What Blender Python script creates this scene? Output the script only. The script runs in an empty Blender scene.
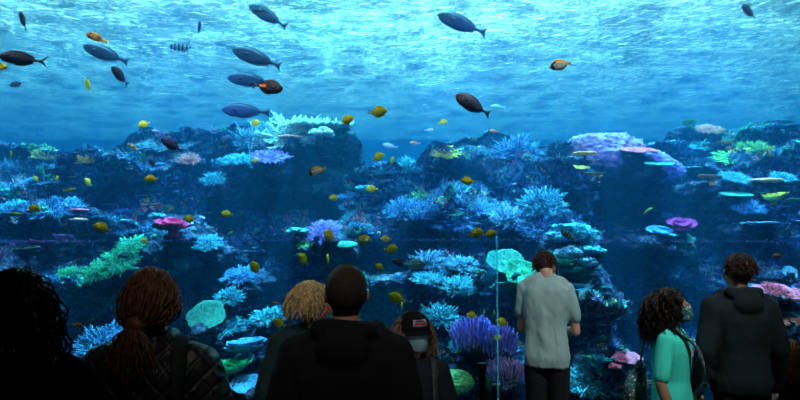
import bpy, bmesh, math, random
from mathutils import Vector, Matrix, Euler, noise
from mathutils.bvhtree import BVHTree

S = bpy.context.scene
COL = S.collection
R = math.radians
F = 693.0                       # focal length in pixels of the 800 px wide frame
CAM = Vector((0, 0, 1.75))
PITCH = math.atan(40 / F)

# ---------------------------------------------------------------- camera, light, exposure
cd = bpy.data.cameras.new('camera'); cam = bpy.data.objects.new('camera', cd); COL.objects.link(cam)
cd.sensor_width = 36; cd.lens = 36 * F / 800; cd.clip_end = 200
cam.location = CAM; cam.rotation_euler = (math.pi / 2 + PITCH, 0, 0)
S.camera = cam
S.view_settings.view_transform = 'Standard'; S.view_settings.look = 'None'
S.view_settings.gamma = 1; S.view_settings.use_curve_mapping = False
S.view_settings.exposure = 0.0

w = bpy.data.worlds.new('sky'); S.world = w; w.use_nodes = True
bg = w.node_tree.nodes['Background']
bg.inputs[0].default_value = (0.55, 1.0, 0.72, 1); bg.inputs[1].default_value = 8.0

def light(name, typ, loc, energy, color=(1, 1, 1), target=None, **kw):
    l = bpy.data.lights.new(name, typ); l.energy = energy; l.color = color
    for k, v in kw.items(): setattr(l, k, v)
    o = bpy.data.objects.new(name, l); COL.objects.link(o); o.location = loc
    if target is not None:
        o.rotation_euler = (Vector(target) - Vector(loc)).to_track_quat('-Z', 'Y').to_euler()
    return o

light('sun', 'SUN', (0, 12, 20), 130.0, (0.2, 0.76, 0.9), target=(-1.2, 8.6, 10), angle=R(1.5))
# lamps hanging over the tank
for (lx, ly, tx, ty, tz, e, c, ang) in [
        (-1.2, 12.0, -1.6, 12.6, 3.4, 1100, (0.75, 0.85, 1.0), 42),
        (2.5, 7.9, 2.15, 8.4, 1.2, 900, (0.7, 0.85, 1.0), 20),
        (-4.6, 9.4, -4.3, 10.2, 1.3, 1000, (0.75, 0.85, 1.0), 40),
        (5.6, 9.2, 5.6, 10.2, 1.8, 1000, (0.9, 0.92, 1.0), 42),
        (4.0, 12.0, 3.9, 12.8, 3.2, 1200, (0.95, 0.9, 1.0), 42),
        (0.9, 8.0, 0.8, 8.8, 0.2, 700, (0.85, 0.9, 1.0), 34)]:
    light('tank_lamp', 'SPOT', (lx, ly, 6.1), e, c, target=(tx, ty, tz), spot_size=R(ang), spot_blend=0.8, shadow_soft_size=0.12)
light('hall_wall_fill', 'AREA', (1.2, 20.0, 10.5), 1100, (0.5, 1.0, 1.0), target=(1.6, 23, 8.4), shape='RECTANGLE', size=5, size_y=0.6)  # added area light that brightens the hall wall seen through the ripples
for lx in (-6, -2, 2, 6):
    light('front_fill', 'AREA', (lx, 6.7, 5.9), 400, (1.0, 0.8, 0.74), target=(lx, 8.6, 1.2), shape='RECTANGLE', size=2.5, size_y=0.4)  # added soft fill that brings out the yellow fish and pink corals
for lx in (-5.5, -2.6, 0.9, 3.6, 6.2):
    light('blue_reef_fill', 'SPOT', (lx, 7.4, 4.8), 1000, (0.2, 0.3, 1.0), target=(lx * 1.05, 11.0, 0.8), spot_size=R(74), spot_blend=0.9, shadow_soft_size=0.15)  # added underwater fill that turns the haze and reef bluer
# lamps in the ceiling of the dark viewing room
light('ceiling_spot', 'SPOT', (2.6, 1.2, 5.3), 700, (0.93, 1.0, 1.0), target=(1.35, 4.6, 1.3), spot_size=R(30), spot_blend=0.9, shadow_soft_size=0.2)
light('ceiling_spot', 'SPOT', (0.2, -1.2, 5.3), 270, (1.0, 0.88, 0.76), target=(-0.25, 3.4, 1.5), spot_size=R(27), spot_blend=0.9, shadow_soft_size=0.25)

light('child_face_fill', 'SPOT', (1.6, -2.9, 2.6), 60, (0.75, 0.9, 1.0), target=(0.12, 3.4, 1.28), spot_size=R(9), spot_blend=0.9, shadow_soft_size=0.1)  # added fill for the child's face, not a fitting of the room

# ---------------------------------------------------------------- helpers
def at(px, py, Y):
    """the world point that stands Y metres in front of the camera at this pixel"""
    d = ray(px, py)
    return CAM + d * (Y / d.y)

def ray(px, py):
    v = Vector(((px - 400) / F, 1.0, (200 - py) / F))
    v.rotate(Euler((PITCH, 0, 0)))
    return v.normalized()

def tag(o, label=None, cat=None, group=None, kind=None):
    if label: o['label'] = label
    if cat: o['category'] = cat
    if group: o['group'] = group
    if kind: o['kind'] = kind
    return o

def empty(name, loc, rz=0.0):
    o = bpy.data.objects.new(name, None); COL.objects.link(o)
    o.location = loc; o.rotation_euler = (0, 0, rz); o.empty_display_size = 0.05
    return o

def mesh_of(name, V, Fc, mats, smooth=True, mi=None):
    me = bpy.data.meshes.new(name)
    me.from_pydata([tuple(v) for v in V], [], Fc)
    for m in (mats if isinstance(mats, (list, tuple)) else [mats]): me.materials.append(m)
    if mi is not None: me.polygons.foreach_set('material_index', mi)
    if smooth: me.polygons.foreach_set('use_smooth', [True] * len(me.polygons))
    me.update()
    return me

def link(name, me, parent=None, loc=None):
    o = bpy.data.objects.new(name, me); COL.objects.link(o)
    if parent: o.parent = parent
    if loc is not None: o.location = loc
    return o

def obj(name, V, Fc, mats, parent=None, smooth=True, mi=None):
    return link(name, mesh_of(name, V, Fc, mats, smooth, mi), parent)

def box_vf(x0, x1, y0, y1, z0, z1):
    V = [Vector((x, y, z)) for x in (x0, x1) for y in (y0, y1) for z in (z0, z1)]
    return V, [(0, 1, 3, 2), (4, 6, 7, 5), (0, 4, 5, 1), (2, 3, 7, 6), (0, 2, 6, 4), (1, 5, 7, 3)]

class Nodes:
    def __init__(s, name):
        s.m = bpy.data.materials.new(name); s.m.use_nodes = True
        s.t = s.m.node_tree; s.t.nodes.clear(); s.out = s.t.nodes.new('ShaderNodeOutputMaterial')
    def n(s, typ, **kw):
        nd = s.t.nodes.new(typ)
        for k, v in kw.items():
            if k.startswith('i_'):
                key = k[2:]
                key = int(key) if key.isdigit() else key.replace('_', ' ')
                nd.inputs[key].default_value = v
            else: setattr(nd, k, v)
        return nd
    def l(s, a, b): s.t.links.new(a, b)
    def ramp(s, src, stops, interp='LINEAR'):
        r = s.n('ShaderNodeValToRGB'); r.color_ramp.interpolation = interp
        e = r.color_ramp.elements
        while len(e) < len(stops): e.new(0.5)
        for i, (p, c) in enumerate(stops):
            e[i].position = p; e[i].color = (*c, 1) if len(c) == 3 else c
        s.l(src, r.inputs[0]); return r

_mats = {}
def mat(name, c1, c2=None, scale=30.0, rough=0.7, bump=0.3, bdist=0.01, spec=0.3, detail=3.0, sheen=0.0, space='Object', metal=0.0):
    """a procedural surface that mottles between two colours"""
    if name in _mats: return _mats[name]
    N = Nodes(name); c2 = c2 or tuple(c * 0.6 for c in c1)
    tc = N.n('ShaderNodeTexCoord'); nz = N.n('ShaderNodeTexNoise', i_Scale=scale, i_Detail=detail)
    N.l(tc.outputs[space], nz.inputs['Vector'])
    r = N.ramp(nz.outputs[0], [(0.35, c2), (0.62, c1)])
    p = N.n('ShaderNodeBsdfPrincipled', i_Roughness=rough, i_Specular_IOR_Level=spec, i_Metallic=metal)
    if sheen: p.inputs['Sheen Weight'].default_value = sheen
    N.l(r.outputs[0], p.inputs['Base Color'])
    b = N.n('ShaderNodeBump', i_Strength=bump, i_Distance=bdist)
    N.l(nz.outputs[0], b.inputs['Height']); N.l(b.outputs[0], p.inputs['Normal'])
    N.l(p.outputs[0], N.out.inputs[0]); _mats[name] = N.m
    return N.m

# ---------------------------------------------------------------- the viewing room
M_wall = mat('dark_paint', (0.012, 0.014, 0.018), scale=4, rough=0.8)
M_floor = mat('dark_carpet', (0.015, 0.016, 0.02), scale=60, rough=0.95)
def wall(name, *b, m=None):
    o = obj(name, *box_vf(*b), m or M_wall, smooth=False); o['kind'] = 'structure'; return o
wall('floor', -5.2, 5.2, -3.2, 5.95, -0.2, 0, m=M_floor)
wall('ceiling', -5.2, 5.2, -3.2, 5.95, 5.5, 5.7)
wall('wall_left', -5.4, -5.2, -3.2, 5.95, -0.2, 5.7)
wall('wall_right', 5.2, 5.4, -3.2, 5.95, -0.2, 5.7)
wall('wall_back', -5.4, 5.4, -3.4, -3.2, -0.2, 5.7)
# the sill and lintel that hold the acrylic
V, Fc = box_vf(-5.4, 5.4, 5.95, 6.25, -0.2, 0.25); V2, F2 = box_vf(-5.4, 5.4, 5.95, 6.25, 5.0, 5.7)
o = obj('wall_front', V + V2, Fc + [tuple(i + 8 for i in f) for f in F2], M_wall, smooth=False); o['kind'] = 'structure'

N = Nodes('clear_acrylic'); t = N.n('ShaderNodeBsdfTransparent'); t.inputs[0].default_value = (0.96, 0.985, 1, 1)
N.l(t.outputs[0], N.out.inputs[0]); M_acrylic = N.m
o = obj('window_1', *box_vf(-5.2, 5.2, 6.0, 6.2, 0.25, 5.0), M_acrylic, smooth=False); o['kind'] = 'structure'
# bonded joint between the lower and the upper acrylic sheet
N = Nodes('bonded_joint'); t = N.n('ShaderNodeBsdfTransparent'); t.inputs[0].default_value = (0.8, 0.85, 1, 1)
d = N.n('ShaderNodeBsdfTranslucent'); d.inputs[0].default_value = (0.35, 0.45, 0.9, 1)
mx = N.n('ShaderNodeMixShader'); mx.inputs[0].default_value = 0.07
N.l(t.outputs[0], mx.inputs[1]); N.l(d.outputs[0], mx.inputs[2]); N.l(mx.outputs[0], N.out.inputs[0])
V = []; Fc = []
for i in range(53):
    x = -5.2 + i * 0.2; z = 1.752 - 0.0022 * (x ** 2) * 0.6
    V += [Vector((x, 6.05, z - 0.009)), Vector((x, 6.07, z - 0.009)), Vector((x, 6.07, z + 0.009)), Vector((x, 6.05, z + 0.009))]
for i in range(52):
    for k in range(4): Fc.append((i * 4 + k, i * 4 + (k + 1) % 4, i * 4 + 4 + (k + 1) % 4, i * 4 + 4 + k))
o = obj('trim_1', V, Fc, N.m, smooth=False); o['kind'] = 'structure'

# ---------------------------------------------------------------- the tank
ZS = 5.0; TX = 13.5; TY = 23.0
M_tank = mat('blue_tank_wall', (0.02, 0.10, 0.22), (0.015, 0.07, 0.18), scale=1.2, rough=0.9)
V = []; Fc = []
for b in [(-TX - .3, -TX, 6.25, TY, -1.4, ZS + 0.1), (TX, TX + .3, 6.25, TY, -1.4, ZS + 0.1), (-TX - .3, TX + .3, TY, TY + .3, -1.4, ZS + 0.1),
          (-TX, TX, 6.25, TY, -1.6, -1.4), (-TX - .3, -5.4, 5.95, 6.25, -1.6, ZS + 0.1), (5.4, TX + .3, 5.95, 6.25, -1.6, ZS + 0.1), (-5.4, 5.4, 5.95, 6.25, -1.6, -0.2), (-5.4, 5.4, 6.0, 6.25, 4.99, ZS + 0.1)]:
    v, f = box_vf(*b); Fc += [tuple(i + len(V) for i in q) for q in f]; V += v
o = obj('tank_wall', V, Fc, M_tank, smooth=False); o['kind'] = 'structure'
# the pale hall above the water, and an added slab shading the front water
M_hall = mat('pale_hall_wall', (0.75, 0.85, 0.88), (0.65, 0.78, 0.84), scale=0.8, rough=0.9)
V = []; Fc = []
for b in [(-TX - .3, -TX, 6.25, TY, ZS + 0.1, 13), (TX, TX + .3, 6.25, TY, ZS + 0.1, 13), (-TX - .3, TX + .3, TY, TY + .3, ZS + 0.1, 13), (-TX - .3, TX + .3, 5.95, 6.25, ZS + 0.1, 13), (-TX, TX, 6.25, 9.5, 6.2, 6.4)]:
    v, f = box_vf(*b); Fc += [tuple(i + len(V) for i in q) for q in f]; V += v
o = obj('wall_upper_and_shade_slab', V, Fc, M_hall, smooth=False); o['kind'] = 'structure'

N = Nodes('tank_water')
ab = N.n('ShaderNodeVolumeAbsorption', i_Density=1.0); sc = N.n('ShaderNodeVolumeScatter', i_Density=1.0, i_Anisotropy=0.6)
# coefficients per metre: Color*Density scatters, (1-Color)*Density absorbs
def coef(node, rgb, dens, absorb=False):
    node.inputs['Density'].default_value = dens
    node.inputs['Color'].default_value = (*[(1 - c / dens) if absorb else c / dens for c in rgb], 1)
coef(ab, (0.2, 0.09, 0.035), 0.4, True)
coef(sc, (0.004, 0.036, 0.084), 0.14)
ad = N.n('ShaderNodeAddShader'); N.l(ab.outputs[0], ad.inputs[0]); N.l(sc.outputs[0], ad.inputs[1]); N.l(ad.outputs[0], N.out.inputs['Volume'])
o = obj('tank_water', *box_vf(-TX + .01, TX - .01, 6.26, TY - .01, -1.39, ZS - 0.12), N.m, smooth=False); o['kind'] = 'structure'

# rippled water surface seen from below
N = Nodes('rippled_water_surface')
tc = N.n('ShaderNodeTexCoord'); mp = N.n('ShaderNodeMapping'); mp.inputs['Scale'].default_value = (1.1, 1, 1)
N.l(tc.outputs['Object'], mp.inputs[0])
n1 = N.n('ShaderNodeTexNoise', i_Scale=0.9, i_Detail=2.0, i_Distortion=0.8); n2 = N.n('ShaderNodeTexNoise', i_Scale=4.5, i_Detail=4.0, i_Distortion=1.2)
N.l(mp.outputs[0], n1.inputs['Vector']); N.l(mp.outputs[0], n2.inputs['Vector'])
b1 = N.n('ShaderNodeBump', i_Strength=1.0, i_Distance=0.2); b2 = N.n('ShaderNodeBump', i_Strength=1.0, i_Distance=0.13)
N.l(n1.outputs[0], b1.inputs['Height']); N.l(n2.outputs[0], b2.inputs['Height']); N.l(b1.outputs[0], b2.inputs['Normal'])
ge = N.n('ShaderNodeNewGeometry'); dt = N.n('ShaderNodeVectorMath', operation='DOT_PRODUCT')
N.l(b2.outputs[0], dt.inputs[0]); N.l(ge.outputs['Incoming'], dt.inputs[1])
ab_ = N.n('ShaderNodeMath', operation='ABSOLUTE'); N.l(dt.outputs['Value'], ab_.inputs[0])
fr = N.ramp(ab_.outputs[0], [(0.3, (0.06, 0.06, 0.06)), (0.62, (1, 1, 1))])
vo = N.n('ShaderNodeTexVoronoi', feature='SMOOTH_F1', i_Scale=1.7); vo.inputs['Smoothness'].default_value = 0.4
dm = N.n('ShaderNodeMixRGB', i_0=0.25); N.l(mp.outputs[0], dm.inputs[1]); N.l(n2.outputs['Color'], dm.inputs[2]); N.l(dm.outputs[0], vo.inputs['Vector'])
cr = N.ramp(vo.outputs['Distance'], [(0.15, (0.35, 0.42, 0.45)), (0.55, (1, 1, 1))])  # caustics and light shafts painted into the transmitted colour
n3 = N.n('ShaderNodeTexNoise', i_Scale=0.8, i_Detail=3.0); N.l(tc.outputs['Object'], n3.inputs['Vector'])
c3 = N.ramp(n3.outputs[0], [(0.38, (0.55, 0.58, 0.6)), (0.6, (1, 1, 1))])
m3 = N.n('ShaderNodeMixRGB', blend_type='MULTIPLY', i_0=1.0); N.l(cr.outputs[0], m3.inputs[1]); N.l(c3.outputs[0], m3.inputs[2])
n4 = N.n('ShaderNodeTexNoise', i_Scale=5.0, i_Detail=3.0, i_Distortion=1.6); N.l(mp.outputs[0], n4.inputs['Vector'])
c4 = N.ramp(n4.outputs[0], [(0.44, (0.4, 0.42, 0.44)), (0.6, (1, 1, 1))])  # finer bright and dark ripples, also painted into the transmitted colour
m4 = N.n('ShaderNodeMixRGB', blend_type='MULTIPLY', i_0=1.0); N.l(m3.outputs[0], m4.inputs[1]); N.l(c4.outputs[0], m4.inputs[2])
tr = N.n('ShaderNodeBsdfTransparent'); N.l(m4.outputs[0], tr.inputs[0])
gl = N.n('ShaderNodeBsdfGlass', i_Roughness=0.0, i_IOR=1.33); N.l(b2.outputs[0], gl.inputs['Normal'])
mx = N.n('ShaderNodeMixShader'); mx.inputs[0].default_value = 0.3; N.l(gl.outputs[0], mx.inputs[1]); N.l(tr.outputs[0], mx.inputs[2])
N.l(mx.outputs[0], N.out.inputs[0])
V = []; Fc = []; nx, ny = 180, 120
for j in range(ny + 1):
    for i in range(nx + 1):
        x = -TX + 2 * TX * i / nx; y = 6.25 + (TY - 6.25) * j / ny
        z = ZS + 0.05 * noise.noise(Vector((x * 0.6, y * 1.1, 0))) + 0.025 * noise.noise(Vector((x * 1.8, y * 2.6, 5)))
        V.append(Vector((x, y, z)))
for j in range(ny):
    for i in range(nx):
        a = j * (nx + 1) + i; Fc.append((a, a + 1, a + nx + 2, a + nx + 1))
o = obj('water_surface', V, Fc, N.m); o['kind'] = 'structure'
# ---------------------------------------------------------------- the reef wall
def interp(tbl, x):
    if x <= tbl[0][0]: return tbl[0][1]
    for (a, b), (c, d) in zip(tbl, tbl[1:]):
        if x <= c:
            t = (x - a) / (c - a); t = t * t * (3 - 2 * t); return b + (d - b) * t
    return tbl[-1][1]
CREST = [(-14, 3.3), (-7.5, 3.35), (-5.2, 3.15), (-4.2, 3.5), (-3.7, 3.5), (-3, 3.6), (-2.2, 3.75), (-1.0, 3.7), (-0.55, 3.0), (0.1, 2.9), (0.6, 3.4), (1.5, 3.5), (2.6, 3.3), (3.4, 3.4), (4.6, 3.45), (5.2, 3.3), (5.7, 3.7), (6.6, 3.3), (7.5, 3.8), (14, 3.4)]
# how far the wall stands back (+) or comes forward (-), by x: caves and buttresses
BACK = [(-14, 0), (-6.5, 0.2), (-4.6, -0.7), (-3.3, 0.1), (-2.2, 1.7), (-1.3, 1.5), (-0.4, 0.1), (0.6, -0.4), (1.2, 0.3), (1.9, -0.5), (2.5, -0.9), (2.95, 0.6), (3.5, 1.9), (4.3, 1.2), (5.0, -0.2), (6.2, -0.5), (14, 0)]
def nvec(q): return Vector((noise.noise(q + Vector((31.4, 0, 0))), noise.noise(q + Vector((0, 47.2, 0))), noise.noise(q + Vector((0, 0, 93.7)))))
def reef_point(x, t):
    """t from 0 (foot) to 1 (crest) to 1.6 (plateau behind)"""
    zc = interp(CREST, x)
    if t <= 1: z = -1.2 + (zc + 1.2) * t
    else: z = zc - (t - 1) * 1.2
    Y = 8.1 + 3.6 * max(0, min(1, (z + 0.4) / 4.2)) ** 0.9
    if t > 1: Y = 8.1 + 3.6 * ((zc + .4) / 4.2) ** .9 + (t - 1) * 9.0
    else:
        ph = z * 1.15 + 0.8 * noise.noise(Vector((x * 0.35, 0.3, 7.7))) + 0.35 * noise.noise(Vector((x * 1.1, 3.3, z)))
        fr = ph - math.floor(ph)
        Y += 1.05 * ((fr / 0.35) if fr < 0.35 else (1 - (fr - 0.35) / 0.65)) - 0.5
        Y += interp(BACK, x) * (1.0 - 0.45 * max(0, t - 0.5) * 2)
    p = Vector((x, Y, z))
    q = Vector((x * 0.9, Y * 0.9, z * 1.3))
    d = nvec(q) * 0.42 + nvec(q * 2.3 + Vector((9, 3, 1))) * 0.24 + nvec(q * 5.5) * 0.10
    d.x *= 0.7
    amp = (1.0 - 0.45 * max(0, min(1, (t - 0.8) / 0.2))) if t <= 1 else 0.5
    p += d * amp
    r = noise.fractal(q * 7, 1.0, 2.0, 3) * 0.045
    p += Vector((0, -r, r))
    return p
NX, NT = 620, 230
V = []; Fc = []
for j in range(NT + 1):
    for i in range(NX + 1):
        V.append(reef_point(-12.5 + 25 * i / NX, 1.6 * j / NT))
for j in range(NT):
    for i in range(NX):
        a = j * (NX + 1) + i; Fc.append((a, a + 1, a + NX + 2, a + NX + 1))
N = Nodes('encrusted_reef_rock')
tc = N.n('ShaderNodeTexCoord')
a = N.n('ShaderNodeTexNoise', i_Scale=3.0, i_Detail=8.0, i_Roughness=0.65); b = N.n('ShaderNodeTexNoise', i_Scale=22.0, i_Detail=5.0, i_Roughness=0.7); c = N.n('ShaderNodeTexVoronoi', i_Scale=14.0)
for q in (a, b, c): N.l(tc.outputs['Object'], q.inputs['Vector'])
r1 = N.ramp(a.outputs[0], [(0.36, (0.012, 0.018, 0.06)), (0.48, (0.02, 0.036, 0.11)), (0.56, (0.06, 0.12, 0.18)), (0.66, (0.12, 0.09, 0.18))])
r2 = N.ramp(b.outputs[0], [(0.45, (0.25, 0.28, 0.3)), (0.52, (1, 1, 1)), (0.68, (2.2, 2.2, 2.0))])
mu = N.n('ShaderNodeMixRGB', blend_type='MULTIPLY', i_0=1.0); N.l(r1.outputs[0], mu.inputs[1]); N.l(r2.outputs[0], mu.inputs[2])
p = N.n('ShaderNodeBsdfPrincipled', i_Roughness=0.9, i_Specular_IOR_Level=0.1); N.l(mu.outputs[0], p.inputs['Base Color'])
bp = N.n('ShaderNodeBump', i_Strength=0.9, i_Distance=0.05); N.l(b.outputs[0], bp.inputs['Height'])
bq = N.n('ShaderNodeBump', i_Strength=0.7, i_Distance=0.05); N.l(c.outputs['Distance'], bq.inputs['Height']); N.l(bp.outputs[0], bq.inputs['Normal']); N.l(bq.outputs[0], p.inputs['Normal'])
N.l(p.outputs[0], N.out.inputs[0]); M_reef = N.m
reef = obj('reef_rock', V, Fc, M_reef); tag(reef, kind='structure')
TREE = BVHTree.FromPolygons(V, Fc)
# sandy tank bottom in front of the reef
M_sand = mat('pale_sand', (0.32, 0.30, 0.26), (0.22, 0.21, 0.19), scale=40, rough=0.95)
SV = []; SF = []
for j in range(13):
    for i in range(81):
        x = -13 + 26 * i / 80; y = 6.3 + 3.0 * j / 12
        SV.append(Vector((x, y, -0.75 + 0.08 * noise.noise(Vector((x, y, 0))))))
for j in range(12):
    for i in range(80): q = j * 81 + i; SF.append((q, q + 1, q + 82, q + 81))
tag(obj('sand_bed', SV, SF, M_sand), kind='structure')

def hit(px, py):
    loc, nor, idx, dist = TREE.ray_cast(CAM, ray(px, py), 60)
    return (loc, nor) if loc is not None else (None, None)

# ---------------------------------------------------------------- coral shapes, unit sized (about 1 m across), base at the origin
def tubes(paths, n=5):
    V = []; Fc = []
    for path in paths:
        base = len(V)
        for k, (p, r) in enumerate(path):
            q = path[min(k + 1, len(path) - 1)][0] - path[max(k - 1, 0)][0]
            if q.length < 1e-6: q = Vector((0, 0, 1))
            q.normalize(); u = q.orthogonal().normalized(); v = q.cross(u)
            for s in range(n):
                a = 2 * math.pi * s / n; V.append(p + (u * math.cos(a) + v * math.sin(a)) * r)
        for k in range(len(path) - 1):
            for s in range(n):
                Fc.append((base + k * n + s, base + k * n + (s + 1) % n, base + (k + 1) * n + (s + 1) % n, base + (k + 1) * n + s))
        Fc.append(tuple(base + (len(path) - 1) * n + s for s in range(n)))
    return V, Fc

def staghorn(rng, nb=90, flat=0.55, thick=0.028):
    paths = []
    for i in range(nb):
        az = rng.uniform(0, 2 * math.pi); el = math.asin(rng.uniform(0.02, 1)) if i % 4 else rng.uniform(0, 0.4)
        d = Vector((math.cos(az) * math.cos(el), math.sin(az) * math.cos(el), math.sin(el)))
        ln = 0.5 * rng.uniform(0.55, 1.08) * (0.88 + 0.25 * noise.noise(Vector((math.cos(az) * 2, math.sin(az) * 2, el * 2 + nb))))
        e = Vector((d.x * ln, d.y * ln, d.z * ln * flat * 1.3 + 0.03))
        mid = e * 0.72 + Vector((0, 0, -0.02))
        paths.append([(e * 0.15, thick * 1.2), (mid, thick), (e, thick * 0.45)])
        for k in range(3):
            s = mid.lerp(e, rng.uniform(-0.6, 0.6)); o2 = Vector((rng.gauss(0, 1), rng.gauss(0, 1), rng.gauss(0.6, 0.8))).normalized()
            paths.append([(s, thick * 0.8), (s + o2 * rng.uniform(0.04, 0.09), thick * 0.4)])
    return tubes(paths, 5)

def thick_dish(zf, rf, n=120, m=9, th=0.03, stem=True):
    V = []; Fc = []
    for side in (0, 1):
        for j in range(m + 1):
            for i in range(n):
                a = 2 * math.pi * i / n; r = rf(a) * j / m; x, y = r * math.cos(a), r * math.sin(a)
                tt = th * (1 - 0.7 * (j / m) ** 3)
                V.append(Vector((x, y, zf(x, y, j / m) - (tt if side else 0))))
    o = (m + 1) * n
    for j in range(m):
        for i in range(n):
            a, b = j * n + i, j * n + (i + 1) % n; Fc.append((a, a + n, b + n, b)); Fc.append((o + a, o + b, o + b + n, o + a + n))
    for i in range(n):
        a, b = m * n + i, m * n + (i + 1) % n; Fc.append((a, o + a, o + b, b))
    if stem:
        v, f = tubes([[(Vector((0, 0.1, -0.4)), 0.12), (Vector((0, 0.05, -0.15)), 0.09), (Vector((0, 0, zf(0, 0, 0))), 0.16)]], 10)
        Fc += [tuple(i + len(V) for i in q) for q in f]; V += v
    return V, Fc

def table(rng, cup=0.1, knobs=0):
    s = rng.uniform(0, 99)
    rf = lambda a: 0.5 * (1 + 0.22 * noise.noise(Vector((math.cos(a) * 1.6, math.sin(a) * 1.6, s))) + 0.09 * noise.noise(Vector((math.cos(a) * 6, math.sin(a) * 6, s))))
    zf = lambda x, y, t: cup * t * t + 0.05 * noise.noise(Vector((x * 4, y * 4, s))) + 0.012 * noise.noise(Vector((x * 25, y * 25, s))) + 0.012 * t * math.sin(34 * math.atan2(y, x) + 3 * noise.noise(Vector((x * 3, y * 3, s))))
    V, Fc = thick_dish(zf, rf)
    if knobs:
        paths = []
        for k in range(knobs):
            a = rng.uniform(0, 6.283); r = rf(a) * math.sqrt(rng.uniform(0, 0.95)); x, y = r * math.cos(a), r * math.sin(a); z = zf(x, y, r / 0.5)
            h = rng.uniform(0.03, 0.07); paths.append([(Vector((x, y, z - 0.01)), 0.02), (Vector((x + rng.gauss(0, .015), y + rng.gauss(0, .015), z + h)), 0.008)])
        v, f = tubes(paths, 4); Fc += [tuple(i + len(V) for i in q) for q in f]; V += v
    return V, Fc

def foliose(rng, n=8):
    V = []; Fc = []
    for k in range(n):
        s = rng.uniform(0, 99); rr = rng.uniform(0.22, 0.36)
        rf = lambda a: rr * (1 + 0.3 * noise.noise(Vector((math.cos(a) * 2, math.sin(a) * 2, s))) + 0.12 * noise.noise(Vector((math.cos(a) * 7, math.sin(a) * 7, s))))
        zf = lambda x, y, t: 0.14 * t * t + 0.04 * noise.noise(Vector((x * 9, y * 9, s)))
        v, f = thick_dish(zf, rf, 30, 6, 0.025, False)
        az = 2 * math.pi * k / n + rng.uniform(-.3, .3); d = rng.uniform(0.12, 0.3)
        M = Matrix.Translation((math.cos(az) * d, math.sin(az) * d, 0.05 + 0.28 * rng.random())) @ Matrix.Rotation(az, 4, 'Z') @ Matrix.Rotation(-rng.uniform(0.1, 0.75), 4, 'Y')
        Fc += [tuple(i + len(V) for i in q) for q in f]; V += [M @ p for p in v]
    v, f = tubes([[(Vector((0, 0.1, -0.35)), 0.15), (Vector((0, 0, 0.25)), 0.12)]], 10)
    Fc += [tuple(i + len(V) for i in q) for q in f]; V += v
    return V, Fc

def ico(sub):
    bm = bmesh.new(); bmesh.ops.create_icosphere(bm, subdivisions=sub, radius=1.0)
    V = [v.co.copy() for v in bm.verts]; Fc = [tuple(v.index for v in f.verts) for f in bm.faces]; bm.free(); return V, Fc
ICO = {k: ico(k) for k in (1, 2, 3, 4, 5)}

def brain(rng, flat=0.6, groove=0.045, fr=15):
    s = rng.uniform(0, 99); V = []
    for v in ICO[5][0]:
        n1 = noise.noise(v * 1.4 + Vector((s, 0, 0))) * 0.14
        n2 = abs(noise.noise(v * fr + Vector((0, s, 0)))) * groove * 2
        p = v * (0.5 * (1 + n1) + n2 - groove); V.append(Vector((p.x, p.y, p.z * flat)))
    return V, ICO[5][1]

def lobes(rng, n=26, flat=0.6, size=(0.09, 0.17)):
    V = []; Fc = []
    for k in range(n):
        az = rng.uniform(0, 6.283); el = math.asin(rng.uniform(0, 1)); d = Vector((math.cos(az) * math.cos(el), math.sin(az) * math.cos(el), math.sin(el) * flat)) * 0.38
        r = rng.uniform(*size); s = rng.uniform(0, 99)
        Fc += [tuple(i + len(V) for i in q) for q in ICO[3][1]]
        V += [d + Vector((v.x, v.y, v.z * 0.8)) * r * (1 + 0.25 * noise.noise(v * 2 + Vector((s, 0, 0))) + 0.1 * noise.noise(v * 7)) for v in ICO[3][0]]
    Fc += [tuple(i + len(V) for i in q) for q in ICO[3][1]]; V += [Vector((v.x, v.y, v.z * flat)) * 0.36 for v in ICO[3][0]]
    return V, Fc

def fingers(rng, nb=110):
    paths = []
    for i in range(nb):
        a = rng.uniform(0, 6.283); r = 0.46 * math.sqrt(rng.random()); z = 0.25 * (1 - (r / 0.5) ** 2)
        b = Vector((r * math.cos(a), r * math.sin(a), z - 0.2)); h = rng.uniform(0.24, 0.34); lean = Vector((b.x, b.y, 0)) * 0.35
        w_ = rng.uniform(0.022, 0.034)
        paths.append([(b, w_), (b + lean * .6 + Vector((0, 0, h * .7)), w_ * 1.15), (b + lean + Vector((0, 0, h)), w_ * 0.8), (b + lean * 1.05 + Vector((0, 0, h + .015)), w_ * 0.3)])
    return tubes(paths, 6)

KINDS = {
    'staghorn': lambda r: staghorn(r, 160, 0.55, 0.02), 'bushy': lambda r: staghorn(r, 300, 0.62, 0.0135), 'low': lambda r: staghorn(r, 240, 0.28, 0.0155),
    'table': lambda r: table(r), 'spiky_table': lambda r: table(r, 0.06, 330), 'foliose': lambda r: foliose(r), 'leafy': lambda r: foliose(r, 14),
    'brain': lambda r: brain(r), 'flat_brain': lambda r: brain(r, 0.38, 0.02, 14), 'lobes': lambda r: lobes(r), 'flat_lobes': lambda r: lobes(r, 34, 0.3, (0.07, 0.14)), 'fingers': lambda r: fingers(r)}
NAMES = {'staghorn': 'staghorn_coral', 'bushy': 'bush_coral', 'low': 'thicket_coral', 'table': 'plate_coral', 'spiky_table': 'table_coral', 'foliose': 'leaf_coral', 'leafy': 'lettuce_coral',
         'brain': 'brain_coral', 'flat_brain': 'mound_coral', 'lobes': 'lobe_coral', 'flat_lobes': 'crust_coral', 'fingers': 'finger_coral'}
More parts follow.
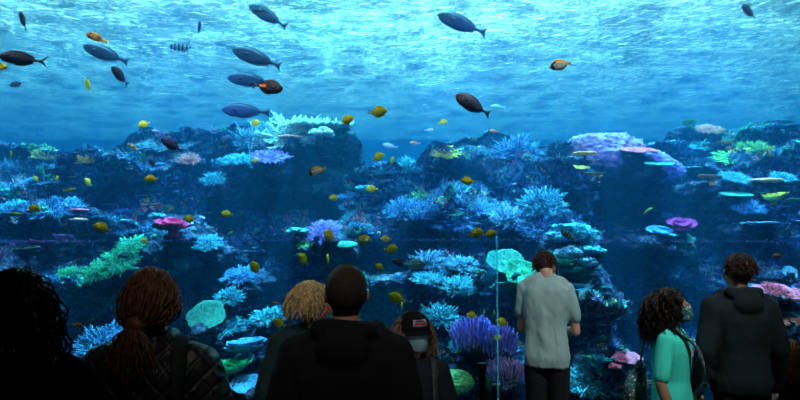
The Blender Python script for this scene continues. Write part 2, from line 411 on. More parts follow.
CC = {
    'cyan': ((0.12, 0.62, 0.68), (0.015, 0.16, 0.27)), 'paleblue': ((0.26, 0.62, 0.75), (0.03, 0.17, 0.32)), 'white': ((0.8, 0.95, 0.92), (0.3, 0.6, 0.65)),
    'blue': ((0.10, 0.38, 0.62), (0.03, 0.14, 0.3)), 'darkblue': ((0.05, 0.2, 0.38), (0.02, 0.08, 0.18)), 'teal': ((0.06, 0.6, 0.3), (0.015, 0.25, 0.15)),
    'turquoise': ((0.035, 0.27, 0.2), (0.012, 0.14, 0.11)), 'green': ((0.2, 0.62, 0.22), (0.05, 0.28, 0.12)), 'yellow': ((0.95, 0.8, 0.15), (0.5, 0.5, 0.1)),
    'orange': ((1.0, 0.5, 0.12), (0.6, 0.3, 0.12)), 'pink': ((0.85, 0.06, 0.2), (0.55, 0.03, 0.12)), 'rose': ((1.0, 0.2, 0.3), (0.7, 0.08, 0.17)),
    'magenta': ((0.4, 0.03, 0.2), (0.2, 0.01, 0.14)), 'violet': ((0.48, 0.4, 0.95), (0.18, 0.13, 0.55)), 'lilac': ((0.55, 0.33, 0.6), (0.22, 0.16, 0.4)), 'peach': ((1.0, 0.45, 0.35), (0.6, 0.25, 0.27))}
def cmat(c): return mat(c + '_coral', *CC[c], scale=14, rough=0.85, bump=0.6, bdist=0.02, spec=0.1)

_proto = {}
def coral_mesh(kind, colour, var):
    k = (kind, colour, var)
    if k not in _proto:
        g = (kind, var)
        if g not in _proto: _proto[g] = KINDS[kind](random.Random(hash(kind) % 1 + len(kind) * 31 + var * 7 + ord(kind[0])))
        _proto[k] = mesh_of(NAMES[kind], *_proto[g], cmat(colour), smooth=kind not in ('lobes',))
    return _proto[k]

def coral(kind, colour, px, py, wpx, label, aspect=1.0, tilt=0.0, rz=None, group=None, var=0, Y=None, sink=0.08, roll=0.0, deep=1.0):
    """a colony about wpx pixels wide that grows where the sight line meets the reef"""
    if kind in ('bushy', 'low', 'staghorn'): tilt += 24; aspect *= 1.35
    loc, nor = hit(px, py)
    if loc is None:
        loc = at(px, py, 12.2)
    back = None
    if Y is not None and Y < loc.y: back = loc; loc = at(px, py, Y)
    s = wpx * loc.y / F
    if back is not None and back.y - loc.y > 0.3:      # a spur of rock carries it
        d = back.y - loc.y + 0.3; sd = px * 0.37; w2 = 0.34 * s + 0.05
        RV = []
        for v in ICO[4][0]:
            q = 1 + 0.35 * noise.noise(v * 1.7 + Vector((sd, 0, 0))) + 0.16 * noise.noise(v * 5 + Vector((0, sd, 0))) + 0.07 * noise.noise(v * 13)
            RV.append(loc + Vector((v.x * w2 * q, 0.16 * s + d * 0.5 + v.y * d * 0.56 * q, -0.22 * s - 0.04 + v.z * (0.2 * s + 0.07) * q)))
        tag(obj('reef_spur', RV, ICO[4][1], M_reef), kind='structure')
    o = bpy.data.objects.new(NAMES[kind], coral_mesh(kind, colour, var)); COL.objects.link(o)
    o.location = loc + Vector((0, 0.18 * s, -0.5 * s * sink))
    o.scale = (s, s * deep, s * aspect)
    o.rotation_euler = Euler((R(tilt), R(roll), 0)); o.rotation_euler.rotate_axis('Z', R(rz if rz is not None else (px * 37 + py * 11) % 360))
    tag(o, label, 'coral', group)
    return o
# ---------------------------------------------------------------- the coral colonies
C_ = coral
C_('pink_' and 'foliose', 'pink', 171, 228, 38, 'bright pink ruffled coral standing alone, above the green staghorn ridge at left', 0.5, tilt=12, Y=8.8)
C_('low', 'teal', 128, 246, 44, 'upper clump of the teal green branching coral ridge, left of centre', 0.6, tilt=10, Y=8.9)
C_('low', 'teal', 116, 261, 50, 'middle clump of the teal green branching coral ridge, under a yellow fish', 0.6, tilt=14, var=1, Y=8.7)
C_('low', 'teal', 92, 272, 42, 'lower left clump of the teal green branching coral ridge', 0.7, tilt=14, var=2, Y=8.6)
C_('low', 'teal', 66, 272, 26, 'small green branching coral beside the left-most head of hair', 0.7, var=1, Y=8.6)
C_('table', 'turquoise', 204, 316, 40, 'flat turquoise plate coral beside the ponytailed woman, its face turned to the glass', 0.5, tilt=42, Y=8.3, rz=20)
C_('low', 'violet', 322, 231, 46, 'violet branching coral above the bald head, beside the cyan lobed one', 0.55, tilt=10, Y=8.8)
C_('lobes', 'cyan', 297, 231, 24, 'cyan lobed coral left of the violet branching coral above the bald man', 0.6, Y=8.8)
C_('low', 'green', 304, 243, 28, 'green branching coral under the cyan lobed coral, upper left of the bald man', 0.5, var=1, Y=8.7)
C_('flat_brain', 'turquoise', 346, 244, 23, 'glowing turquoise rounded coral just above the bald head', 0.8, tilt=15, Y=9.0)
C_('spiky_table', 'white', 312, 122, 84, 'broad white table coral crowning the reef top left of the open water', 0.9, tilt=8, Y=11.6)
C_('bushy', 'white', 285, 131, 100, 'white domed bushy coral under the white table coral on the crest', 0.42, tilt=5, Y=11.4, var=2)
C_('bushy', 'paleblue', 250, 138, 72, 'pale blue bushy coral sloping down from the white table coral on the crest', 0.6, tilt=5, Y=11.4)
C_('lobes', 'white', 321, 133, 26, 'whitish lobed coral hanging under the white table coral', 0.9, Y=11.0)
C_('crust' and 'flat_lobes', 'peach', 290, 136, 26, 'small peach coloured crust coral below the white table coral', 0.5, Y=11.0)
C_('low', 'violet', 268, 155, 50, 'violet tipped branching coral on the upper left reef over the dark cave', 0.5, Y=10.6)
C_('low', 'cyan', 235, 158, 44, 'cyan branching coral left of the violet tipped one above the cave', 0.5, var=1, Y=10.6)
C_('bushy', 'cyan', 213, 180, 34, 'cyan bushy coral at the left lip of the dark cave', 0.6, Y=10.4)
C_('brain', 'lilac', 607, 150, 96, 'big lilac domed coral on the crest, the widest mound right of centre', 0.85, tilt=5, Y=11.2, rz=0)
C_('brain', 'violet', 655, 162, 74, 'violet mound sloping down to the right of the big lilac domed coral', 0.75, tilt=4, Y=11.2, rz=0, var=1, roll=14)
C_('flat_lobes', 'rose', 641, 148, 40, 'pink and cream crust on the right shoulder of the big lilac coral', 0.35, tilt=14, Y=10.6)
C_('table', 'turquoise', 661, 163, 30, 'turquoise plate coral under the pink crusted right shoulder of the lilac mound', 0.5, tilt=12, Y=10.2)
C_('flat_lobes', 'orange', 586, 152, 26, 'orange lobed coral in front of the left end of the lilac mound', 0.4, Y=10.2)
C_('flat_lobes', 'yellow', 578, 166, 26, 'yellow crust coral below the orange lobed coral', 0.4, tilt=12, Y=10.1)
C_('foliose', 'orange', 596, 176, 22, 'orange green leaf coral below the lilac mound, beside the dark overhang', 0.4, Y=10)
C_('bushy', 'cyan', 546, 204, 66, 'large bright cyan bushy coral on the ledge above the man in the grey tee', 0.6, tilt=8, Y=9.4)
C_('bushy', 'paleblue', 512, 218, 54, 'pale blue bushy coral left of and below the large bright cyan one', 0.55, tilt=8, Y=9.4, var=1)
C_('bushy', 'blue', 540, 226, 64, 'blue bushy coral directly below the large bright cyan one', 0.5, tilt=8, Y=9.3, var=2)
C_('bushy', 'blue', 520, 152, 70, 'blue bushy coral with white tips on the crest right of centre', 0.6, Y=11.4)
C_('low', 'lilac', 548, 158, 46, 'lilac thicket coral sloping down between the blue bushy coral and the orange ones', 0.5, Y=11.2, roll=14)
C_('bushy', 'yellow', 446, 152, 40, 'yellow green bushy coral on the crest right of the open water', 0.4, Y=11.6)
C_('bushy', 'cyan', 410, 168, 40, 'cyan bushy coral at the edge of the open water, top of the middle reef', 0.7, Y=11.4, var=1)
C_('bushy', 'cyan', 402, 186, 40, 'cyan bushy coral below another at the edge of the open water', 0.7, Y=11.0)
C_('lobes', 'cyan', 366, 188, 24, 'pale cyan lobed coral at the foot of the open water gap', 0.6)
C_('lobes', 'blue', 350, 198, 30, 'rounded blue coral left of the pale lobed one in the gap', 0.8)
C_('low', 'cyan', 362, 212, 52, 'cyan thicket coral on the knoll above the turquoise rounded coral', 0.5)
# the bright buttress right of the standing man in the grey tee
C_('foliose', 'cyan', 574, 240, 44, 'top leafy cyan coral of the bright buttress beside the grey tee man', 0.8, Y=8.6)
C_('lobes', 'cyan', 590, 250, 34, 'cyan lobed coral on the upper right of the bright buttress', 0.6, Y=8.5)
C_('foliose', 'turquoise', 566, 268, 46, 'turquoise leafy coral on the buttress beside the head of the man in the grey tee', 0.7, tilt=20, Y=8.4)
C_('lobes', 'paleblue', 585, 262, 30, 'pale blue lobed coral in the middle of the bright buttress', 0.7, Y=8.4, var=1)
C_('foliose', 'paleblue', 578, 290, 48, 'lowest pale blue leafy coral of the bright buttress beside the grey shoulder', 0.5, tilt=10, Y=8.3)
C_('lobes', 'blue', 597, 274, 16, 'small blue lobed coral at the right edge of the bright buttress', 0.7, Y=8.4)
C_('foliose', 'cyan', 604, 290, 18, 'small cyan leaf coral sticking out right of the bright buttress', 0.4, Y=8.4)
C_('table', 'turquoise', 508, 262, 40, 'turquoise fan of plate coral left of the man in the grey tee', 0.8, tilt=38, Y=8.8, rz=100)
C_('table', 'teal', 522, 272, 34, 'teal plate coral touching the man in the grey tee at head height', 0.8, tilt=48, Y=8.6, rz=40, var=1)
C_('foliose', 'turquoise', 506, 292, 36, 'turquoise leafy coral under the fan of plates, right of the glass barrier', 0.6, Y=8.5)
C_('lobes', 'cyan', 562, 236, 34, 'cyan lobed coral at the top left of the bright buttress', 0.7, Y=8.6, var=1)
C_('bushy', 'cyan', 588, 240, 34, 'cyan bushy coral at the top right of the bright buttress', 0.7, Y=8.6)
C_('lobes', 'paleblue', 572, 254, 36, 'pale blue lobed coral in the upper middle of the bright buttress', 0.8, Y=8.45, var=2)
C_('bushy', 'turquoise', 578, 274, 40, 'turquoise bushy coral in the lower middle of the bright buttress', 0.8, Y=8.4, var=1)
C_('lobes', 'cyan', 568, 300, 36, 'cyan lobed coral at the foot of the bright buttress', 0.6, Y=8.3, var=2)
C_('bushy', 'cyan', 592, 298, 30, 'cyan bushy coral at the lower right of the bright buttress', 0.6, Y=8.3, var=2)
# front corals at the bottom
C_('fingers', 'violet', 474, 338, 40, 'violet finger coral left of and behind the glass barrier', 1.6, Y=7.7)
C_('fingers', 'violet', 500, 345, 34, 'violet finger coral right of the glass barrier', 1.7, Y=7.6, var=1)
C_('fingers', 'lilac', 506, 372, 36, 'lilac finger coral at the bottom right of the glass barrier', 1.2, Y=7.4, var=2)
C_('brain', 'green', 454, 372, 46, 'round green mound coral between the child in the cap and the glass barrier', 0.9, Y=7.6, sink=0.5)
C_('brain', 'green', 492, 372, 30, 'green mound coral seen through the glass barrier', 0.8, Y=7.7, sink=0.5, var=1)
C_('low', 'cyan', 592, 382, 62, 'cyan speckled thicket coral at the bottom, right of the dark trousers', 0.7, tilt=10, Y=7.6, var=1)
C_('bushy', 'blue', 98, 348, 84, 'blue violet thicket coral between the two women at left', 0.45, tilt=8, Y=8.0)
C_('low', 'blue', 122, 338, 60, 'blue thicket coral behind the left shoulder of the ponytailed woman', 0.5, tilt=8, Y=8.3, var=1)
C_('brain', 'paleblue', 97, 374, 20, 'pale round brain coral at bottom left, the upper one of three', 0.8, Y=7.5)
C_('brain', 'paleblue', 103, 388, 15, 'pale round brain coral at bottom left, the lower right one of three', 0.8, Y=7.3, var=1)
C_('brain', 'blue', 88, 390, 14, 'bluish round brain coral at bottom left, the lower left one of three', 0.8, Y=7.3, var=2)
C_('leafy', 'blue', 243, 352, 46, 'bluish leafy coral right of the turquoise plate coral', 0.5, Y=8.0)
C_('table', 'blue', 248, 385, 40, 'pale plate coral at the bottom beside the ponytailed woman', 0.5, tilt=18, Y=7.5)
C_('foliose', 'teal', 232, 372, 40, 'teal leaf coral low down between the ponytailed woman and the orange bag', 0.6, Y=7.7)
C_('low', 'cyan', 224, 328, 50, 'cyan thicket coral behind the turquoise plate coral', 0.6, Y=8.6)
# left reef
C_('staghorn', 'cyan', 12, 207, 40, 'cyan branching coral at the far left edge, mid height', 0.5, Y=9.2)
C_('low', 'blue', 48, 208, 66, 'long blue thicket coral right of the branching coral at the far left', 0.7, rz=0, Y=9.2)
C_('foliose', 'cyan', 10, 217, 28, 'cyan leaf coral under the green fish at the far left', 0.4)
C_('flat_lobes', 'rose', 77, 209, 20, 'rose coral, upper of the pair on the left reef', 0.4, Y=9.2)
C_('flat_lobes', 'peach', 77, 219, 20, 'peach and rose coral, lower of the pair on the left reef', 0.5, var=1, Y=9.1)
C_('foliose', 'lilac', 87, 228, 12, 'tiny lilac leaf coral left of the yellow fish on the left reef', 0.5)
C_('foliose', 'lilac', 62, 238, 22, 'lilac leaf coral above the magenta one at left', 0.4, Y=9.0)
C_('foliose', 'magenta', 42, 245, 34, 'magenta leaf coral above the left-most head of hair', 0.35, Y=8.8)
C_('table', 'turquoise', 112, 162, 34, 'long thin turquoise plate coral on the upper left crest', 0.35, rz=0)
C_('bushy', 'yellow', 42, 155, 34, 'yellow green bushy coral on the far left crest', 0.6)
C_('bushy', 'yellow', 88, 158, 36, 'yellow bushy coral on the crest left of the thin turquoise plate', 0.6, var=1)
C_('bushy', 'peach', 186, 160, 34, 'peach speckled bushy coral below the dark fish at upper left', 0.5, Y=10.6)
C_('low', 'paleblue', 168, 140, 70, 'pale blue thicket along the crest under the dark diving fish', 0.4, Y=11.8)
C_('low', 'blue', 128, 206, 46, 'blue thicket coral above and left of the pink ruffled coral', 0.5)
C_('lobes', 'cyan', 156, 216, 18, 'cyan lobed coral just above the pink ruffled coral', 0.7, Y=9.0)
C_('low', 'blue', 120, 228, 40, 'blue thicket coral left of the pink ruffled coral', 0.5, var=1)
C_('table', 'cyan', 148, 189, 24, 'small cyan table coral below the yellow fish at left', 0.4)
C_('bushy', 'cyan', 205, 243, 44, 'cyan bushy coral on the dark slope right of the pink coral', 0.4, Y=9.2)
C_('bushy', 'blue', 220, 262, 60, 'blue bushy coral on the dark slope above the turquoise plate coral', 0.6, var=1)
C_('flat_lobes', 'cyan', 246, 250, 40, 'low cyan crust coral left of the yellow fish that swims straight down', 0.35)
C_('bushy', 'blue', 262, 284, 34, 'blue bushy coral left of the blonde hair', 0.5, var=2)
# middle reef
C_('bushy', 'paleblue', 428, 262, 50, 'pale blue bushy coral right of the grey fish over the cap', 0.5, Y=8.9)
C_('bushy', 'paleblue', 462, 266, 44, 'pale blue bushy coral left of the top of the glass barrier', 0.5, Y=8.9, var=1)
C_('low', 'cyan', 428, 278, 40, 'cyan thicket coral in the middle above the child in the cap', 0.5, Y=8.6, var=1)
C_('bushy', 'cyan', 460, 288, 50, 'cyan bushy coral left of the glass barrier, above the yellow fish', 0.5, Y=8.5, var=2)
C_('lobes', 'turquoise', 480, 272, 14, 'small turquoise lobed coral at the edge of the glass barrier', 0.8, Y=8.5)
C_('bushy', 'cyan', 440, 318, 54, 'cyan bushy coral right above the cap of the child', 0.5, Y=8.2)
C_('bushy', 'cyan', 462, 348, 34, 'cyan bushy coral over the green mound beside the violet finger coral', 0.7, Y=8.0)
C_('low', 'cyan', 366, 262, 44, 'cyan thicket coral at the right of the bald head', 0.5)
C_('bushy', 'blue', 450, 222, 70, 'blue bushy coral on the dark middle ledge over the two yellow fish', 0.5)
C_('low', 'blue', 420, 232, 50, 'blue thicket coral on the middle ledge left of the two yellow fish', 0.5)
C_('low', 'teal', 455, 212, 24, 'dim teal thicket coral on the dark middle ledge', 0.4, var=2)
# right reef
C_('flat_lobes', 'rose', 786, 292, 44, 'large rose crust coral right of the hooded man, upper of the two', 0.5, tilt=20, Y=8.0, deep=1.3)
C_('low', 'rose', 778, 290, 30, 'knobbly rose thicket coral on the upper rose coral beside the hooded man', 0.5, tilt=15, Y=7.9)
C_('flat_lobes', 'peach', 790, 318, 40, 'peach pink crust coral right of the hooded man, lower of the two', 0.4, tilt=16, Y=7.9)
C_('flat_lobes', 'rose', 628, 357, 34, 'flat rose coral left of the curly haired woman', 0.3, tilt=14, Y=7.8)
C_('lobes', 'rose', 616, 367, 14, 'small round rose coral under the flat rose coral', 0.8, Y=7.7)
C_('lobes', 'rose', 626, 386, 18, 'lowest rose coral, beside the patterned bag', 0.8, Y=7.7)
C_('foliose', 'rose', 704, 366, 34, 'rose leaf coral between the curly haired woman and the hooded man', 0.9, tilt=20, Y=7.8)
C_('foliose', 'blue', 664, 235, 34, 'dim blue leaf coral left of the teal leafy one, middle right', 0.4, tilt=16, Y=9.3)
C_('leafy', 'turquoise', 680, 243, 36, 'teal leafy coral under the magenta coral, middle right', 0.5, tilt=20, Y=9.4)
C_('foliose', 'magenta', 683, 228, 32, 'magenta leaf coral above the teal leafy coral, middle right', 0.5, tilt=20, Y=9.4)
C_('table', 'turquoise', 738, 193, 34, 'turquoise plate coral on the right reef, the brighter long one', 0.3, tilt=12, Y=9.6, rz=0)
C_('table', 'teal', 762, 192, 18, 'small teal plate coral right of the long turquoise one', 0.3, Y=9.7)
C_('spiky_table', 'paleblue', 763, 222, 36, 'pale blue table coral with a spiky rim on the right reef', 0.4, Y=9.1)
C_('flat_lobes', 'peach', 768, 179, 34, 'peach crust coral on the right reef ledge', 0.4, Y=9.8)
C_('foliose', 'orange', 712, 180, 24, 'orange tinted leaf coral at the left end of the right ledge', 0.5, Y=9.8)
C_('low', 'cyan', 738, 176, 40, 'cyan thicket coral between the orange leaf coral and the peach crust', 0.4, Y=9.9)
C_('foliose', 'yellow', 778, 200, 28, 'yellow green leaf coral on the right reef under the peach crust', 0.6, Y=9.5)
C_('foliose', 'green', 794, 204, 20, 'green leaf coral at the right edge of the picture', 0.6)
C_('low', 'yellow', 725, 216, 20, 'dim yellow thicket coral left of the pale blue spiky table coral', 0.8)
C_('table', 'paleblue', 782, 121, 30, 'pale plate coral high on the right reef crest', 0.4, Y=11.5)
C_('table', 'turquoise', 796, 125, 22, 'turquoise plate coral at the right edge of the crest', 0.3, Y=11.3)
C_('low', 'peach', 712, 128, 36, 'peach thicket coral on the crest at upper right', 0.5, Y=11.6)
C_('foliose', 'green', 691, 124, 18, 'green leaf coral left of the peach thicket on the crest', 0.5, Y=11.6)
C_('foliose', 'orange', 730, 145, 22, 'orange leaf coral below the peach thicket on the upper right crest', 0.5)
C_('low', 'cyan', 706, 145, 34, 'cyan thicket coral left of the orange leaf coral on the upper right crest', 0.4)
C_('low', 'green', 742, 156, 60, 'broad dim green thicket coral on the upper right slope', 0.4)
C_('table', 'paleblue', 791, 272, 16, 'round pale blue disc coral beside the orange fish at right', 0.9, tilt=50, Y=8.4)
C_('lobes', 'magenta', 798, 237, 8, 'tiny magenta coral at the right edge, on the joint line', 0.8)

C_('bushy', 'cyan', 188, 262, 40, 'cyan bushy coral on the slope right of the teal ridge', 0.5, Y=9.2, var=2)
C_('low', 'blue', 240, 275, 50, 'blue thicket coral under the yellow fish that swims straight down', 0.5, Y=9.2, var=1)
C_('bushy', 'cyan', 228, 298, 40, 'cyan bushy coral above and right of the turquoise plate coral', 0.5, Y=8.8)
C_('low', 'cyan', 266, 318, 46, 'cyan thicket coral left of the blonde hair, low', 0.6, Y=8.6, var=2)
C_('bushy', 'blue', 140, 176, 40, 'blue bushy coral left of the highest cave edge at upper left', 0.5, Y=10.8, var=1)
C_('bushy', 'paleblue', 196, 150, 40, 'pale blue bushy coral right of the dark diving fish on the crest', 0.5, Y=11.4, var=1)
C_('low', 'cyan', 470, 186, 50, 'cyan thicket coral right behind the lone yellow tang of the middle cave', 0.4, Y=10.6, var=2)
C_('bushy', 'blue', 406, 212, 56, 'blue bushy coral on the left part of the middle reef', 0.6, Y=10.2)
C_('bushy', 'cyan', 384, 170, 34, 'cyan bushy coral low in the open water gap', 0.5, Y=11.0, var=2)
C_('low', 'blue', 484, 208, 40, 'blue thicket coral left of the pale blue bushy one', 0.5, Y=9.8)
C_('bushy', 'green', 760, 150, 50, 'dim green bushy coral on the upper right slope, right part', 0.5, Y=10.6, var=1)
C_('low', 'cyan', 786, 176, 34, 'cyan thicket coral at the right edge beside the peach crust', 0.5, Y=9.9)
C_('bushy', 'blue', 752, 208, 44, 'blue bushy coral between the turquoise plate and the spiky table coral', 0.5, Y=9.5, var=2)
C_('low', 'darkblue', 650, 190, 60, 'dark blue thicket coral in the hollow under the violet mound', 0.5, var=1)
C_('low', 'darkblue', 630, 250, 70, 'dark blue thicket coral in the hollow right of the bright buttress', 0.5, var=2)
C_('low', 'blue', 655, 285, 50, 'blue thicket coral over the curly haired woman', 0.4)

# loose small colonies, alike but for their place on the reef
rng = random.Random(5)
ZONES = [('far left', 0, 130, 150, 262), ('upper left', 130, 240, 140, 215), ('lower left', 60, 290, 262, 400), ('cave', 236, 350, 165, 235), ('middle', 350, 500, 175, 240),
         ('lower middle', 370, 500, 240, 400), ('upper middle', 500, 600, 145, 240), ('dark hollow', 600, 690, 185, 350), ('right', 690, 800, 150, 245), ('lower right', 600, 800, 245, 400)]
ncol = {'far left': 26, 'upper left': 26, 'lower left': 34, 'cave': 14, 'middle': 30, 'lower middle': 26, 'upper middle': 18, 'dark hollow': 22, 'right': 36, 'lower right': 22}
zone_words = {'far left': 'on the reef at the far left', 'upper left': 'on the upper left reef below the dark diving fish', 'lower left': 'low on the reef between the women at left', 'cave': 'round the dark cave left of the open water',
    'middle': 'on the middle ledges above the cap of the child', 'lower middle': 'low on the middle reef beside the child in the cap', 'upper middle': 'on the reef over the man in the grey tee', 'dark hollow': 'in the dark hollow above the curly haired woman',
    'right': 'on the right reef above the hooded man', 'lower right': 'low on the right reef around the couple'}
bright = {'right': ['cyan', 'green', 'yellow', 'peach', 'blue', 'paleblue', 'turquoise', 'darkblue'], 'far left': ['cyan', 'blue', 'green', 'yellow', 'paleblue', 'blue'], 'upper left': ['paleblue', 'cyan', 'yellow', 'white', 'blue']}
word = {'staghorn': 'branching', 'bushy': 'bushy', 'low': 'thicket', 'table': 'plate', 'foliose': 'leaf', 'lobes': 'lobed', 'flat_lobes': 'crust', 'spiky_table': 'spiky table', 'staghorn': 'branching'}
cname = {'paleblue': 'pale blue', 'darkblue': 'dark blue', 'peach': 'peach coloured'}
for zn, x0, x1, y0, y1 in ZONES:
    for k in range(ncol[zn]):
        px, py = rng.uniform(x0, x1), rng.uniform(y0, y1)
        kind = rng.choice(['low', 'low', 'bushy', 'bushy', 'foliose', 'flat_lobes', 'staghorn', 'spiky_table'])
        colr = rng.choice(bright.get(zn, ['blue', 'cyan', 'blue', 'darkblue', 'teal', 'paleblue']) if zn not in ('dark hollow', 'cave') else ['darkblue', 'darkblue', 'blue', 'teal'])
        lab = f"small {cname.get(colr, colr)} {word[kind]} coral {zone_words[zn]}"
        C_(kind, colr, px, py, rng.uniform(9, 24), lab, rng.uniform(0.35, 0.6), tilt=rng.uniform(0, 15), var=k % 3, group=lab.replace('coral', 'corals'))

# the uncountable growth that speckles the whole reef
rng = random.Random(11)
GC = ['cyan', 'paleblue', 'blue', 'darkblue', 'teal', 'lilac', 'yellow', 'peach', 'green', 'white']
GW = [16, 10, 26, 24, 8, 4, 2.2, 2.2, 4, 4]
V = []; Fc = []; MI = []
def near(p, s, thr): return noise.noise(p * s) > thr
tries = 0
while len(V) < 900000 and tries < 80000:
    tries += 1
    px, py = rng.uniform(-150, 950), rng.uniform(105, 420)
    loc, nor = hit(px, py)
    if loc is None or loc.y > 16: continue
    dens = noise.noise(loc * 1.1 + Vector((3, 1, 8))) * 1.4 + noise.noise(loc * 3.1) * 0.9 + 0.25 * (1 if nor.z > 0.25 else 0)
    if dens < rng.uniform(-0.25, 0.5): continue
    if nor.y > 0: nor = -nor
    cl = noise.cell(loc * 2.2 + Vector((noise.noise(loc * 4), noise.noise(loc * 4 + Vector((5, 0, 0))), 0)))
    k = rng.choices(range(10), GW)[0] if rng.random() < 0.45 else random.Random(int(cl * 1e6)).choices(range(10), GW)[0]
    s = rng.uniform(0.025, 0.065)
    up = (Vector((0, -0.35, 0.9)) + nor * 0.5).normalized()
    base = len(V)
    if rng.random() < 0.1:      # little shelf plate
        n = 9; s2 = s * rng.uniform(0.8, 1.6); c = loc + Vector((0, -0.3 * s2, 0)); ax = Matrix.Rotation(rng.uniform(-.3, .3), 3, 'Y') @ Matrix.Rotation(rng.uniform(-0.1, .5), 3, 'X')
        for zz in (0.012, -0.008):
            for i in range(n):
                a = 6.283 * i / n; rr = s2 * rng.uniform(0.75, 1.1) if zz > 0 else s2 * 0.8
                V.append(c + ax @ Vector((rr * math.cos(a), rr * math.sin(a) * 0.8, zz + 0.1 * s2 * rng.random())))
        fs = [tuple(base + i for i in range(n)), tuple(base + n + i for i in reversed(range(n)))] + [(base + i, base + n + i, base + n + (i + 1) % n, base + (i + 1) % n) for i in range(n)]
    else:
        fs = []
        for q in range(rng.randint(5, 9)):
            d = (up + Vector((rng.gauss(0, .6), rng.gauss(0, .6), rng.gauss(0, .4)))).normalized(); u = d.orthogonal().normalized(); v_ = d.cross(u)
            b = loc + Vector((rng.gauss(0, .4), rng.gauss(0, .3), rng.gauss(0, .3))) * s; t = b + d * s * rng.uniform(0.6, 1.3); r0 = s * 0.2
            b0 = len(V); V += [b - d * s * .4 + u * r0, b - d * s * .4 + (-u * .5 + v_ * .87) * r0, b - d * s * .4 + (-u * .5 - v_ * .87) * r0, t + u * r0 * .5, t + (-u * .5 + v_ * .87) * r0 * .5, t + (-u * .5 - v_ * .87) * r0 * .5]
            fs += [(b0, b0 + 1, b0 + 4, b0 + 3), (b0 + 1, b0 + 2, b0 + 5, b0 + 4), (b0 + 2, b0, b0 + 3, b0 + 5), (b0 + 3, b0 + 4, b0 + 5)]
    Fc += fs; MI += [k] * len(fs)
growth = obj('coral_growth', V, Fc, [cmat(c) for c in GC], smooth=False, mi=MI)
tag(growth, 'carpet of tiny mixed blue and green coral tufts covering the reef rock', 'coral', kind='stuff')
# ---------------------------------------------------------------- fish, unit length, head towards +X
def fish_material(name, build):
    """a procedural skin: build(N, x, z) returns a colour socket; x runs from tail (0) to snout (1), z from belly (0) to back (1)"""
    N = Nodes(name); tc = N.n('ShaderNodeTexCoord'); sp = N.n('ShaderNodeSeparateXYZ'); N.l(tc.outputs['Object'], sp.inputs[0])
    x = N.n('ShaderNodeMapRange'); x.inputs['From Min'].default_value = -0.5; x.inputs['From Max'].default_value = 0.5; N.l(sp.outputs['X'], x.inputs[0])
    z = N.n('ShaderNodeMapRange'); z.inputs['From Min'].default_value = -0.25; z.inputs['From Max'].default_value = 0.25; N.l(sp.outputs['Z'], z.inputs[0])
    col = build(N, x.outputs[0], z.outputs[0])
    p = N.n('ShaderNodeBsdfPrincipled', i_Roughness=0.6, i_Specular_IOR_Level=0.15); N.l(col, p.inputs['Base Color'])
    sc_ = N.n('ShaderNodeTexVoronoi', i_Scale=45.0); N.l(tc.outputs['Object'], sc_.inputs['Vector'])
    b = N.n('ShaderNodeBump', i_Strength=0.25, i_Distance=0.01); N.l(sc_.outputs['Distance'], b.inputs['Height']); N.l(b.outputs[0], p.inputs['Normal'])
    N.l(p.outputs[0], N.out.inputs[0]); return N.m
def bands(stops, axis='x', interp='LINEAR'):
    return lambda N, x, z: N.ramp(x if axis == 'x' else z, stops, interp).outputs[0]
navy = (0.012, 0.03, 0.075); ink = (0.012, 0.018, 0.035); yel = (1.0, 0.86, 0.02); gold = (1.0, 0.62, 0.02)
def stripes(N, x, z):
    wv = N.n('ShaderNodeMath', operation='SINE'); m_ = N.n('ShaderNodeMath', operation='MULTIPLY'); m_.inputs[1].default_value = 44
    N.l(x, m_.inputs[0]); N.l(m_.outputs[0], wv.inputs[0]); return N.ramp(wv.outputs[0], [(0.3, (0.12, 0.3, 0.36)), (0.55, (0.015, 0.035, 0.07))]).outputs[0]
